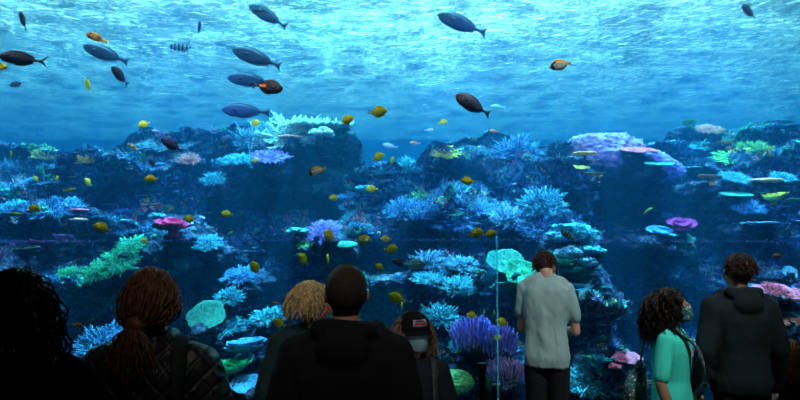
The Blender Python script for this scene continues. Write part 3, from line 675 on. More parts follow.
SK = {
    'unicorn': dict(name='surgeonfish', prof=[(0, .028), (.08, .035), (.2, .075), (.4, .125), (.6, .145), (.78, .13), (.9, .09), (.97, .045), (1, .012)], th=.42, tail=(.16, .11, .03), dorsal=(.12, .86, .028), anal=(.12, .62, .024),
        skin=bands([(0, navy), (.6, (0.014, 0.04, 0.085)), (1, (0.02, 0.055, 0.1))]), fin=(0.01, 0.03, 0.07)),
    'brown': dict(name='surgeonfish', prof=[(0, .03), (.08, .04), (.2, .09), (.4, .16), (.6, .18), (.78, .165), (.9, .12), (.97, .06), (1, .015)], th=.42, tail=(.17, .13, .05), dorsal=(.12, .86, .03), anal=(.12, .62, .028),
        skin=bands([(0, ink), (.6, (0.05, 0.05, 0.07)), (1, (0.16, 0.12, 0.10))]), fin=ink),
    'black': dict(name='black_tang', prof=[(0, .03), (.08, .04), (.2, .09), (.4, .165), (.6, .19), (.78, .17), (.9, .12), (.97, .06), (1, .015)], th=.4, tail=(.17, .15, .09), dorsal=(.1, .84, .06), anal=(.12, .6, .06),
        skin=bands([(0, ink), (1, (0.02, 0.022, 0.04))]), fin=ink),
    'longblack': dict(name='black_tang', prof=[(0, .024), (.08, .03), (.2, .07), (.4, .12), (.6, .14), (.78, .13), (.9, .095), (.97, .05), (1, .012)], th=.42, tail=(.2, .15, .12), dorsal=(.1, .84, .045), anal=(.12, .6, .045),
        skin=bands([(0, (0.25, 0.3, 0.35)), (.04, ink), (1, (0.02, 0.022, 0.04))]), fin=ink),
    'saddled': dict(name='orange_tailed_fish', prof=[(0, .035), (.08, .045), (.2, .09), (.4, .145), (.6, .165), (.78, .14), (.9, .09), (1, .015)], th=.42, tail=(.2, .12, .04), dorsal=(.12, .78, .04), anal=(.12, .5, .035),
        skin=bands([(0, (0.95, 0.6, 0.05)), (.25, (0.9, 0.45, 0.04)), (.38, (0.06, 0.04, 0.03)), (.6, (0.7, 0.3, 0.04)), (.8, (0.06, 0.04, 0.03)), (1, (0.8, 0.4, 0.05))]), fin=(0.95, 0.6, 0.05)),
    'orange_patch': dict(name='tang', prof=[(0, .03), (.08, .04), (.2, .1), (.4, .185), (.6, .2), (.78, .18), (.9, .12), (.97, .06), (1, .015)], th=.4, tail=(.15, .14, .06), dorsal=(.1, .84, .05), anal=(.12, .6, .05),
        skin=None, fin=(0.05, 0.03, 0.03)),
    'yellow': dict(name='yellow_tang', prof=[(0, .03), (.07, .045), (.18, .12), (.35, .21), (.55, .25), (.72, .225), (.84, .15), (.93, .07), (1, .022)], th=.3, tail=(.14, .13, .03), dorsal=(.1, .78, .075), anal=(.1, .6, .07),
        skin=bands([(0, gold), (.4, yel), (1, yel)]), fin=(1.0, 0.85, 0.04)),
    'green': dict(name='wrasse', prof=[(0, .04), (.1, .055), (.3, .1), (.55, .13), (.8, .11), (.92, .07), (1, .015)], th=.5, tail=(.13, .09, .0), dorsal=(.12, .75, .03), anal=(.12, .55, .025),
        skin=bands([(0, (0.5, 0.7, 0.1)), (.5, (0.15, 0.5, 0.15)), (1, (0.2, 0.6, 0.25))]), fin=(0.4, 0.6, 0.1)),
    'butterfly': dict(name='butterflyfish', prof=[(0, .035), (.07, .045), (.18, .11), (.35, .18), (.55, .205), (.72, .18), (.84, .12), (.93, .06), (1, .018)], th=.3, tail=(.15, .12, .02), dorsal=(.08, .8, .055), anal=(.08, .55, .045),
        skin=None, fin=(0.95, 0.5, 0.03)),
    'striped': dict(name='sergeant_fish', prof=[(0, .03), (.08, .04), (.2, .085), (.4, .135), (.6, .15), (.78, .13), (.9, .08), (1, .012)], th=.4, tail=(.15, .12, .06), dorsal=(.12, .75, .04), anal=(.12, .5, .04),
        skin=stripes, fin=(0.1, 0.25, 0.35)),
    'anthias': dict(name='orange_fish', prof=[(0, .03), (.1, .045), (.3, .095), (.55, .13), (.8, .11), (.92, .065), (1, .012)], th=.45, tail=(.18, .13, .09), dorsal=(.14, .78, .045), anal=(.14, .5, .04),
        skin=bands([(0, (0.95, 0.35, 0.08)), (.6, (0.9, 0.28, 0.08)), (1, (0.95, 0.5, 0.2))]), fin=(0.95, 0.4, 0.1)),
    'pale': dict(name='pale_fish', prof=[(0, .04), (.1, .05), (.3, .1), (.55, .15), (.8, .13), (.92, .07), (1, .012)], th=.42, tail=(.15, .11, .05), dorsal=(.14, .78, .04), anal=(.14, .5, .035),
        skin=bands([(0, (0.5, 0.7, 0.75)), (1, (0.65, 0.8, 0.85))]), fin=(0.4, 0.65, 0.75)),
    'bluegrey': dict(name='triggerfish', prof=[(0, .04), (.08, .055), (.2, .13), (.4, .21), (.6, .23), (.78, .18), (.9, .11), (1, .02)], th=.36, tail=(.15, .12, .03), dorsal=(.1, .55, .09), anal=(.1, .5, .08),
        skin=bands([(0, (0.1, 0.3, 0.4)), (1, (0.2, 0.5, 0.55))]), fin=(0.12, 0.4, 0.5)),
}
def skin_patch(N, x, z):
    a = N.ramp(x, [(.18, ink), (.24, (0.9, 0.25, 0.03)), (.42, (0.9, 0.22, 0.03)), (.47, (0.05, 0.035, 0.03))]).outputs[0]
    b = N.ramp(z, [(.42, (0, 0, 0)), (.48, (1, 1, 1)), (.6, (1, 1, 1)), (.66, (0, 0, 0))]).outputs[0]
    m = N.n('ShaderNodeMixRGB'); N.l(b, m.inputs[0]); m.inputs[1].default_value = (0.05, 0.045, 0.04, 1); N.l(a, m.inputs[2]); return m.outputs[0]
def skin_butter(N, x, z):
    a = N.ramp(x, [(.0, (0.95, 0.55, 0.02)), (.22, (0.95, 0.55, 0.02)), (.34, (0.8, 0.9, 0.85)), (.76, (0.8, 0.9, 0.85)), (.82, (0.02, 0.02, 0.02)), (.9, (0.02, 0.02, 0.02)), (.94, (0.9, 0.6, 0.1))]).outputs[0]
    b = N.ramp(z, [(.62, (0, 0, 0)), (.74, (1, 1, 1))]).outputs[0]
    c = N.ramp(x, [(.3, (0.98, 0.5, 0.02)), (.62, (0.98, 0.45, 0.02)), (.7, (0.02, 0.015, 0.02))]).outputs[0]
    m = N.n('ShaderNodeMixRGB'); N.l(b, m.inputs[0]); N.l(a, m.inputs[1]); N.l(c, m.inputs[2]); return m.outputs[0]
SK['orange_patch']['skin'] = skin_patch; SK['butterfly']['skin'] = skin_butter
M_eye = mat('fish_eye', (0.01, 0.01, 0.012), rough=0.15, bump=0)

def fish_shapes(sp):
    P = sp['prof']; tl, tw, fork = sp['tail']; L0 = tl      # the body spans from -.5+tl to .5
    def h(t):
        for (a, b), (c, d) in zip(P, P[1:]):
            if t <= c: u = (t - a) / (c - a); return b + (d - b) * (u * u * (3 - 2 * u) * .4 + u * .6)
        return P[-1][1]
    X = lambda t: -0.5 + L0 + t * (1 - L0)
    n = 14; m = 22; V = []; Fc = []
    for j in range(m + 1):
        t = j / m; hh = h(t); ww = min(hh, 0.16) * sp['th'] * (1 - 0.25 * (1 - t)) * 1.35
        if t < 0.1: ww *= 0.5 + 5 * t
        for i in range(n):
            a = 2 * math.pi * i / n; V.append(Vector((X(t), ww * math.cos(a) * 0.9, hh * math.sin(a))))
    for j in range(m):
        for i in range(n): Fc.append((j * n + i, j * n + (i + 1) % n, (j + 1) * n + (i + 1) % n, (j + 1) * n + i))
    Fc.append(tuple(reversed(range(n)))); Fc.append(tuple(m * n + i for i in range(n)))
    body = (V, Fc)
    def blade(pts, th):      # outline in the XZ plane, given a thickness
        k = len(pts); c = sum(pts, Vector()) / k
        V = [p + Vector((0, th * .3, 0)) for p in pts] + [p - Vector((0, th * .3, 0)) for p in pts] + [c + Vector((0, th, 0)), c - Vector((0, th, 0))]
        Fc = []
        for i in range(k):
            j = (i + 1) % k; Fc += [(i, j, k + j, k + i), (i, 2 * k, j), (k + i, k + j, 2 * k + 1)]
        return V, Fc
    b0 = P[0][1]
    tail = blade([Vector((X(0.03), 0, b0)), Vector((X(0) - tl * .35, 0, b0 * 1.5)), Vector((-0.5 - fork * .3, 0, tw)), Vector((-0.5 + .02, 0, tw * .5)), Vector((-0.5 + fork * .6 + .01, 0, 0)), Vector((-0.5 + .02, 0, -tw * .5)), Vector((-0.5 - fork * .3, 0, -tw)), Vector((X(0) - tl * .35, 0, -b0 * 1.5)), Vector((X(0.03), 0, -b0))], .008)
    def ridge(t0, t1, hh, sgn):
        pts = []; q = 12
        for i in range(q + 1):
            t = t0 + (t1 - t0) * i / q; pts.append(Vector((X(t), 0, sgn * (h(t) * 0.9))))
        for i in range(q, -1, -1):
            t = t0 + (t1 - t0) * i / q; e = math.sin(math.pi * min(1, max(0, (i / q) * 0.85 + 0.08))) ** 0.5
            pts.append(Vector((X(t) - 0.03, 0, sgn * (h(t) + hh * e))))
        k = len(pts); V = [p + Vector((0, .004, 0)) for p in pts] + [p - Vector((0, .004, 0)) for p in pts]; Fc = []
        for i in range(q):
            a, b = i, i + 1; c, d = k - 1 - i, k - 2 - i
            Fc += [(a, b, d, c), (k + a, k + c, k + d, k + b)]
        for i in range(k): j = (i + 1) % k; Fc.append((i, k + i, k + j, j))
        return V, Fc
    dors = ridge(sp['dorsal'][0], sp['dorsal'][1], sp['dorsal'][2], 1); anal = ridge(sp['anal'][0], sp['anal'][1], sp['anal'][2], -1)
    pec = []
    for s in (1, -1):
        wv = min(h(.72), .16) * sp['th'] * 1.2
        v, f = blade([Vector((.0, 0, .0)), Vector((-.06, 0, .035)), Vector((-.12, 0, .02)), Vector((-.13, 0, -.02)), Vector((-.07, 0, -.03))], .005)
        M = Matrix.Translation((X(.74), s * wv, -.01)) @ Matrix.Rotation(-s * 0.5, 4, 'Z'); pec.append(([M @ p for p in v], f))
    eyes = []
    for s in (1, -1):
        t = .9; eyes.append(([Vector((X(t), s * min(h(t), .16) * sp['th'] * 1.05, h(t) * .35)) + v * 0.017 for v in ICO[2][0]], ICO[2][1]))
    return body, tail, dors, anal, pec, eyes

_fish = {}
def fish_mesh(kind, whole):
    if (kind, whole) in _fish: return _fish[(kind, whole)]
    sp = SK[kind]
    if ('m', kind) not in _fish:
        _fish[('m', kind)] = (fish_material(kind + '_fish_skin', sp['skin']), mat(kind + '_fish_fin', sp['fin'], scale=60, rough=0.5, bump=0.2))
    ms, mf = _fish[('m', kind)]
    body, tail, dors, anal, pec, eyes = fish_shapes(sp)
    if whole:
        V = []; Fc = []; mi = []
        for (v, f), k in [(body, 0), (tail, 1), (dors, 1), (anal, 1), (pec[0], 1), (pec[1], 1), (eyes[0], 2), (eyes[1], 2)]:
            Fc += [tuple(i + len(V) for i in q) for q in f]; V += v; mi += [k] * len(f)
        r = mesh_of(sp['name'], V, Fc, [ms, mf, M_eye], mi=mi)
    else:
        r = [('body', mesh_of('body', *body, ms)), ('tail_fin', mesh_of('tail_fin', *tail, mf)), ('dorsal_fin', mesh_of('dorsal_fin', *dors, mf)), ('anal_fin', mesh_of('anal_fin', *anal, mf)),
             ('pectoral_fin', mesh_of('pectoral_fin', *pec[0], mf)), ('pectoral_fin', mesh_of('pectoral_fin', *pec[1], mf)), ('eye', mesh_of('eye', *eyes[0], M_eye)), ('eye', mesh_of('eye', *eyes[1], M_eye))]
    _fish[(kind, whole)] = r
    return r

def fish(kind, px, py, length, ang, Y, label, yaw=15, roll=0, group=None):
    """ang: where the head points in the picture, degrees, 0 = right, 90 = up, 180 = left; yaw turns the head towards the glass"""
    if kind in ('yellow', 'green', 'butterfly', 'anthias', 'pale'):
        h_, _n = hit(px, py)
        if h_ is not None and Y > h_.y - 0.35: Y = h_.y - 0.35
    s = length * Y / F / max(0.8, math.cos(R(yaw))); p = at(px, py, Y); sp = SK[kind]
    left = 90 < ang % 360 < 270
    a = R(ang)
    head = Vector((math.cos(a) * math.cos(R(yaw)), -math.sin(R(yaw)), math.sin(a) * math.cos(R(yaw)))).normalized()
    up = Vector((0, 0, 1)) if abs(head.z) < 0.95 else Vector((-1 if left else 1, 0, 0.2))
    y_ = up.cross(head).normalized(); z_ = head.cross(y_)
    M = Matrix((head, y_, z_)).transposed().to_4x4() @ Matrix.Rotation(R(roll), 4, 'X')
    if length >= 12:
        o = empty(sp['name'], p); o.rotation_euler = M.to_euler(); o.scale = (s, s, s)
        for n_, me in fish_mesh(kind, False): link(n_, me, o)
    else:
        o = link(sp['name'], fish_mesh(kind, True)); o.location = p; o.rotation_euler = M.to_euler(); o.scale = (s, s, s)
    tag(o, label, 'fish', group)
    return o

f_ = fish
big = 'big dark surgeonfish over the reef'
f_('unicorn', 268, 16, 42, 152, 9.7, 'slate blue fish nose up left, highest of the column of dark fish', 12, group=big)
f_('unicorn', 257, 58, 50, 163, 9.4, 'slate blue fish second from the top of the column of big dark fish', 12, group=big)
f_('unicorn', 251, 80, 46, 177, 9.5, 'slate blue fish partly behind the dark fish with the orange mark', 12, group=big)
f_('unicorn', 246, 111, 47, 178, 9.3, 'slate blue level fish, lowest of the column of big dark fish', 10, group=big)
f_('unicorn', 462, 24, 53, 162, 9.6, 'slate blue fish alone near the surface, top centre', 10, group=big)
f_('brown', 473, 105, 40, 152, 7.6, 'dark brown fish nose up left over the open water, right of centre', 10, group=big)
f_('unicorn', 106, 54, 46, 161, 9.6, 'paler slate blue fish at upper left under the orange and black fish', 10, group=big)
f_('longblack', 23, 59, 44, 175, 7.4, 'black fish with a forked tail at the far upper left', 12, group=big)
f_('orange_patch', 268, 87, 32, -10, 7.6, 'dark fish with an orange mark by its tail, facing right, among the big dark fish', 10)
f_('black', 23, 21, 17, 95, 8.4, 'small black fish swimming upwards at the upper left corner', 30)
f_('black', 749, 12, 20, 140, 9.5, 'small black oval fish alone at the upper right', 10)
f_('black', 199, 29, 17, 60, 8.0, 'small black fish with spread fins left of the top slate blue fish', 55)
f_('black', 120, 76, 20, 125, 7.8, 'small black fish pointing up left under the paler slate blue fish', 45)
f_('black', 172, 145, 23, 150, 8.0, 'small black fish nose up left just over the crest of the left reef', 15)
f_('black', 153, 163, 16, 92, 8.6, 'tiny black fish seen end on above a yellow fish at left', 70)
f_('black', 17, 84, 13, 200, 9.5, 'tiny dark fish below the black forked tail fish', 20)
f_('black', 400, 263, 16, 160, 7.8, 'small black fish touching the grey blue fish above the cap', 20)
f_('bluegrey', 414, 264, 22, 5, 7.7, 'grey blue fish facing right above the child in the cap', 15)
f_('butterfly', 560, 65, 24, 195, 7.4, 'white, orange and black butterflyfish near the surface at right of centre', 10)
f_('butterfly', 317, 171, 19, 200, 7.8, 'white and orange butterflyfish in front of the dark cave', 10)
f_('saddled', 97, 38, 22, 160, 8.0, 'orange and black fish with a yellow tail above the paler slate blue fish', 15)
f_('saddled', 133, 147, 11, 150, 8.6, 'small brownish orange fish over the left crest', 20)
f_('striped', 182, 47, 26, 180, 9.8, 'pale fish with dark bands at upper left', 10)
f_('striped', 569, 236, 22, 150, 7.9, 'pale teal banded fish above the head of the man in the grey tee', 15)
f_('pale', 8, 27, 16, 130, 10.5, 'pale whitish fish in the upper left corner', 20)
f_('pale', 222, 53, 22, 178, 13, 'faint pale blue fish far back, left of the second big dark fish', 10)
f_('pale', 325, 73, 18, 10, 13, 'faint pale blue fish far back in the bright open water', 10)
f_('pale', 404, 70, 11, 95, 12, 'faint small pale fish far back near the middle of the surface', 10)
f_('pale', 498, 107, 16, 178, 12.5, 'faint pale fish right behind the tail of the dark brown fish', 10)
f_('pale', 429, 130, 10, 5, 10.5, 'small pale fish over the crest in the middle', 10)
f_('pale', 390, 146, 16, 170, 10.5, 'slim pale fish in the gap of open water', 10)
f_('anthias', 415, 143, 11, 175, 10, 'small orange pink fish over the crest in the middle', 10)
f_('anthias', 494, 131, 10, 175, 9.5, 'small pink fish over the crest under the dark brown fish', 10)
Y_ = [  # px, py, length, heading, Y, yaw, label
    (2, 67, 12, 0, 7.5, 10, 'cut off by the left edge under the black forked tail fish'),
    (88, 85, 12, 95, 7.8, 50, 'small and upright, left of the tiny black fish at upper left'),
    (144, 124, 11, 200, 8.2, 20, 'high over the left crest'),
    (378, 112, 19, 5, 7.4, 10, 'facing right in the open water, the highest in the middle'),
    (347, 120, 15, 15, 7.8, 15, 'facing right beside the white table coral'),
    (255, 123, 11, 0, 9.0, 15, 'small, under the lowest big slate blue fish'),
    (468, 181, 14, 175, 7.6, 10, 'alone before the dark middle cave, facing left'),
    (151, 179, 13, 180, 7.8, 10, 'left of the dark cave, under the tiny black fish'),
    (11, 155, 10, 60, 8.0, 45, 'nose up at the far left'),
    (378, 157, 13, 20, 8.4, 20, 'higher one in the gap of open water'),
    (392, 161, 8, 60, 8.8, 40, 'tiny, right in the gap of open water'),
    (372, 189, 12, 180, 8.8, 15, 'beside the pale lobed coral in the gap'),
    (334, 198, 10, 185, 8.6, 15, 'small, above the knoll left of the gap'),
    (227, 214, 11, 170, 8.2, 15, 'alone in the dark cave at left'),
    (102, 228, 17, 160, 7.6, 12, 'left of the pink ruffled coral'),
    (35, 208, 12, 178, 7.8, 10, 'over the long blue thicket at far left'),
    (88, 182, 8, 120, 8.6, 40, 'tiny, at the upper end of the left reef'),
    (36, 179, 6, 120, 8.8, 40, 'smallest of all, over the far left ledge'),
    (57, 178, 6, 0, 8.8, 40, 'tiny and pale at far left, level with the smallest of all'),
    (190, 219, 11, 160, 8.0, 15, 'just above the right end of the pink ruffled coral'),
    (145, 241, 9, 170, 8.2, 15, 'in the teal ridge of coral'),
    (255, 268, 15, 118, 7.2, 20, 'nose up and steep, left of the blonde hair'),
    (303, 259, 14, 125, 7.2, 25, 'tilted, above the blonde hair'),
    (328, 259, 13, 92, 7.4, 72, 'seen edge on, left of the bald head'),
    (330, 238, 13, 150, 7.4, 15, 'lower of an overlapping pair above the bald head'),
    (329, 233, 11, 175, 7.8, 15, 'upper of an overlapping pair above the bald head'),
    (363, 240, 16, 5, 7.3, 10, 'facing right beside the glowing turquoise coral'),
    (386, 239, 11, 178, 7.6, 15, 'small, right of the one beside the turquoise coral'),
    (391, 249, 14, 5, 7.3, 20, 'facing right over the bald shoulder'),
    (380, 267, 10, 150, 7.4, 25, 'small, right of the bald head'),
    (397, 298, 18, 155, 6.9, 15, 'big, nose up left above the cap'),
    (402, 306, 10, 95, 7.2, 60, 'seen edge on directly over the cap'),
    (279, 323, 13, 150, 7.0, 20, 'left of the blonde hair at shoulder height'),
    (476, 233, 15, 15, 7.1, 12, 'left of the pair on top of the glass barrier'),
    (490, 234, 13, 12, 7.2, 12, 'right of the pair on top of the glass barrier'),
    (472, 315, 11, 180, 6.9, 15, 'left of the glass barrier over the violet coral'),
    (484, 313, 9, 95, 7.1, 70, 'seen edge on behind the glass barrier, left'),
    (494, 313, 9, 95, 7.2, 70, 'seen edge on behind the glass barrier, right'),
    (502, 322, 13, 170, 6.9, 15, 'right of the glass barrier over the violet coral'),
    (497, 338, 9, 20, 7.0, 30, 'lowest one, right of the glass barrier'),
    (443, 122, 9, 10, 9.5, 15, 'tiny, over the yellow green bushy coral on the crest'),
    (255, 160, 8, 10, 9.5, 15, 'tiny, among the violet tipped coral'),
    (268, 400, 12, 140, 6.9, 20, 'at the very bottom left of the orange bag')]
for px, py, ln, an, YY, yw, lab in Y_:
    if py < 400: f_('yellow', px, py, ln * 1.05, an, YY, 'yellow tang ' + lab.replace('below the small one, over', 'over'), yw, group='yellow tangs')
f_('green', 70, 190, 15, 5, 7.9, 'slim green fish left of the yellow tang under the tiny black fish', 10)
f_('green', 16, 214, 14, 178, 7.9, 'plump green fish at the far left edge', 10)
f_('green', 92, 321, 9, 40, 7.1, 'small green fish above the orange and white one at left', 15)
f_('green', 648, 211, 11, 35, 8.4, 'slim green fish in the dark hollow right of centre', 15)
f_('green', 230, 233, 7, 30, 8.4, 'tiny dim green fish at the top of the joint line at left', 15)
f_('anthias', 79, 325, 13, 178, 7.0, 'orange and white fish between the two women at left', 15)
f_('anthias', 778, 256, 13, 178, 7.2, 'orange fish facing left above the hooded man, highest of three', 15)
f_('anthias', 757, 267, 9, 178, 7.4, 'small red orange fish above the shoulder of the hooded man, middle of three', 15)
f_('anthias', 752, 280, 10, 178, 7.4, 'dim red fish behind the shoulder of the hooded man, lowest of three', 15)
f_('anthias', 276, 303, 7, 178, 7.6, 'tiny red fish left of the blonde hair', 15)
# ---------------------------------------------------------------- people
def V3(*a): return Vector(a)
def ell(c, r, sub=3, M=None):
    c = Vector(c); V = [Vector((v.x * r[0], v.y * r[1], v.z * r[2])) for v in ICO[sub][0]]
    if M: V = [M @ v for v in V]
    return [v + c for v in V], ICO[sub][1]
def tube(pts, n=12):
    """closed limb through (point, radius) pairs, rounded at its joints and ends"""
    out = [tubes([[(Vector(p), r) for p, r in pts]], n)]
    V, Fc = out[0]; Fc.append(tuple(reversed(range(n))))
    for p, r in pts: out.append(ell(p, (r, r, r), 2))
    return out
def loft(rings, n=28, pw=2.4):
    V = []; Fc = []
    for (cx, cy, cz, rx, ry) in rings:
        for i in range(n):
            a = 2 * math.pi * i / n; c, s = math.cos(a), math.sin(a)
            V.append(V3(cx + rx * math.copysign(abs(c) ** (2 / pw), c), cy + ry * math.copysign(abs(s) ** (2 / pw), s), cz))
    m = len(rings)
    for j in range(m - 1):
        for i in range(n): Fc.append((j * n + i, j * n + (i + 1) % n, (j + 1) * n + (i + 1) % n, (j + 1) * n + i))
    Fc.append(tuple(reversed(range(n)))); Fc.append(tuple((m - 1) * n + i for i in range(n)))
    return V, Fc
def join(shells):
    V = []; Fc = []
    for v, f in shells: Fc += [tuple(i + len(V) for i in q) for q in f]; V += v
    return V, Fc
WORK = bpy.data.scenes.new('work')      # meshes are fused in a scene of their own, removed below
def fused(name, shells, m, parent, voxel=0.01, smooth=4, folds=0.0, fs=9, seed=0):
    """one continuous surface out of overlapping closed shells"""
    V, Fc = join(shells)
    me = mesh_of(name, V, Fc, m); o = bpy.data.objects.new(name, me); WORK.collection.objects.link(o)
    md = o.modifiers.new('r', 'REMESH'); md.mode = 'VOXEL'; md.voxel_size = voxel; md.use_smooth_shade = True
    if smooth: sm = o.modifiers.new('s', 'SMOOTH'); sm.iterations = smooth; sm.factor = 0.5
    vl = WORK.view_layers[0]; vl.update(); new = bpy.data.meshes.new_from_object(o.evaluated_get(vl.depsgraph)); o.modifiers.clear()
    WORK.collection.objects.unlink(o); COL.objects.link(o)
    o.data = new; new.name = name; bpy.data.meshes.remove(me)
    if not new.materials: new.materials.append(m)
    if folds:
        off = V3(seed * 3.1, 0, 0)
        for v in new.vertices:
            q = v.co + off
            d = noise.noise(V3(q.x * fs, q.y * fs, q.z * fs * .55)) + 0.5 * abs(noise.noise(V3(q.x * fs * 2.2, q.y * fs * 2.2, q.z * fs * 1.2 + q.x * fs))) 
            v.co += v.normal * d * folds
    new.polygons.foreach_set('use_smooth', [True] * len(new.polygons))
    o.parent = parent
    return o

def skin_mat(name, c): return mat(name, c, tuple(x * .8 for x in c), scale=18, rough=0.55, bump=0.08, spec=0.35)
M_skin = skin_mat('fair_skin', (0.62, 0.36, 0.25)); M_skin2 = skin_mat('tan_skin', (0.42, 0.22, 0.13))
M_eyew = mat('eye_white', (0.7, 0.7, 0.68), bump=0, rough=0.2); M_iris = mat('dark_iris', (0.03, 0.015, 0.01), bump=0, rough=0.1)
def cloth(name, c, c2=None, scale=220, rough=0.9, bump=0.25, **k): return mat(name, c, c2 or tuple(x * .75 for x in c), scale=scale, rough=rough, bump=bump, bdist=0.002, spec=0.15, **k)
def quilt(name, c):
    N = Nodes(name); tc = N.n('ShaderNodeTexCoord'); mp = N.n('ShaderNodeMapping'); mp.inputs['Rotation'].default_value = (0, R(45), 0)
    N.l(tc.outputs['Object'], mp.inputs[0]); w1 = N.n('ShaderNodeTexWave', bands_direction='X', i_Scale=6.0); w2 = N.n('ShaderNodeTexWave', bands_direction='Z', i_Scale=6.0)
    N.l(mp.outputs[0], w1.inputs[0]); N.l(mp.outputs[0], w2.inputs[0]); m = N.n('ShaderNodeMath', operation='MINIMUM'); N.l(w1.outputs[1], m.inputs[0]); N.l(w2.outputs[1], m.inputs[1])
    r = N.ramp(m.outputs[0], [(0, (0, 0, 0)), (.35, (1, 1, 1))]); b = N.n('ShaderNodeBump', i_Strength=0.5, i_Distance=0.015); N.l(r.outputs[0], b.inputs['Height'])
    p = N.n('ShaderNodeBsdfPrincipled', i_Roughness=0.5); p.inputs['Base Color'].default_value = (*c, 1); N.l(b.outputs[0], p.inputs['Normal']); N.l(p.outputs[0], N.out.inputs[0]); return N.m
def flowered(name, base, cols, scale):
    N = Nodes(name); tc = N.n('ShaderNodeTexCoord'); v = N.n('ShaderNodeTexVoronoi', i_Scale=scale); N.l(tc.outputs['Object'], v.inputs['Vector'])
    r = N.ramp(v.outputs['Color'], [(0.0, cols[0]), (.35, cols[1]), (.6, base), (.8, cols[2])], 'CONSTANT')
    d = N.ramp(v.outputs['Distance'], [(.35, (1, 1, 1)), (.45, (0, 0, 0))]); m = N.n('ShaderNodeMixRGB'); N.l(d.outputs[0], m.inputs[0]); m.inputs[1].default_value = (*base, 1); N.l(r.outputs[0], m.inputs[2])
    p = N.n('ShaderNodeBsdfPrincipled', i_Roughness=0.8); N.l(m.outputs[0], p.inputs['Base Color']); N.l(p.outputs[0], N.out.inputs[0]); return N.m

SHO = lambda s: V3(s * .175, 0, 1.405)
TORSO = [(.86, .165, .105), (.93, .172, .118), (1.02, .155, .105), (1.12, .142, .098), (1.22, .155, .108), (1.32, .172, .115), (1.39, .175, .105), (1.43, .14, .085), (1.47, .075, .065), (1.5, .05, .05)]
def hand(w, d, palm, s):
    """palm, four unequal fingers curled towards the palm side, thumb from the side near the wrist"""
    d = d.normalized(); palm = (palm - d * palm.dot(d)).normalized(); side = d.cross(palm) * s
    out = [ell(w + d * .045, (.04, .022, .05), 2, Matrix((side, palm, d)).transposed())]
    for k, (off, ln) in enumerate([(-.028, .068), (-.01, .078), (.01, .073), (.028, .056)]):
        b = w + d * .075 + side * off; m = b + d * ln * .5 + palm * .008; e = m + (d * .7 + palm * .6).normalized() * ln * .5
        out += tube([(b - d * .02, .010), (b, .0095), (m, .009), (e, .0075)], 8)
    b = w + d * .02 - side * .03; m = b - side * .022 + d * .03 + palm * .012; out += tube([(b, .012), (m, .011), (m + d * .03 + palm * .012, .009)], 8)
    return out
HEADP = V3(0, -.005, 1.52)
def head_shells():
    S_ = [ell((0, -.012, 1.655), (.075, .094, .093)), ell((0, .035, 1.625), (.061, .068, .085)), ell((0, .045, 1.568), (.042, .045, .032)),
          ell((0, .092, 1.582), (.024, .013, .007), 2), ell((0, .094, 1.571), (.02, .012, .007), 2), ell((0, .082, 1.672), (.048, .02, .011), 2), ell((0, .078, 1.548), (.02, .018, .016), 2)]
    S_ += tube([((0, .094, 1.656), .008), ((0, .112, 1.625), .011), ((0, .114, 1.615), .013)], 8)
    for s in (1, -1):
        S_ += [ell((s * .078, -.002, 1.633), (.01, .02, .032), 2), ell((s * .04, .065, 1.61), (.022, .022, .02), 2), ell((s * .01, .108, 1.612), (.009, .01, .008), 2)]
    return S_
def xf(shells, M): return [([M @ v for v in V], f) for V, f in shells]

def hair_shell(r=(.084, .104, .1), c=(0, -.022, 1.668), amp=.008, fr=25, seed=0, sub=5):
    V = []
    for v in ICO[sub][0]:
        d = 1 + amp * 10 * noise.noise(V3(v.x * fr * .3, v.y * fr * .3, v.z * fr * .12 + seed)) + amp * 4 * noise.noise(v * fr * .5 + V3(seed, 0, 0))
        V.append(V3(c[0] + v.x * r[0] * d, c[1] + v.y * r[1] * d, c[2] + v.z * r[2] * d))
    return V, ICO[sub][1]
def strands(rng, n, length, curl=.0, cr=30, rad=.0022, front=0.2, spread=1.0, top=1.0, low=-0.5, step=.018, gravity=.22, out=.6, c=V3(0, -.022, 1.665), r=V3(.088, .108, .104), tail=None, width=.19):
    """locks that leave the scalp, slide over head and shoulders and hang down"""
    paths = []
    while len(paths) < n:
        v = V3(rng.gauss(0, 1), rng.gauss(0, 1), rng.gauss(0, 1)).normalized()
        if v.y > front or v.z < low or v.z > top: continue
        p = c + V3(v.x * r.x, v.y * r.y, v.z * r.z)
        d = (V3(v.x, v.y * 1.0 - .35, v.z * .4) * out + V3(rng.gauss(0, .25), rng.gauss(0, .25), -.3)).normalized(); ln = length * rng.uniform(.75, 1.05); path = []; ph = rng.uniform(0, 6.3); t = 0
        while t < ln:
            f = t / ln; rr = rad * (1 - .6 * f)
            off = V3(math.cos(ph + cr * t), math.sin(ph + cr * t), .5 * math.sin(ph * 2 + cr * t)) * curl * min(1, f * 4)
            path.append((p + off, rr)); p = p + d * step; t += step
            if tail is not None:
                d = (d * .6 + (tail - p).normalized() * .4).normalized()
                if (p - tail).length < .025: break
            else: d = (d + V3(0, 0, -gravity)).normalized()
            for (cc, er) in ((c, r * 1.02), (V3(0, 0, 1.33), V3(width, .13, .13))):
                q = p - cc; e = math.sqrt((q.x / er.x) ** 2 + (q.y / er.y) ** 2 + (q.z / er.z) ** 2)
                if e < 1: p = cc + q / max(e, .3)
        if len(path) > 2: paths.append(path)
    return tubes(paths, 4)

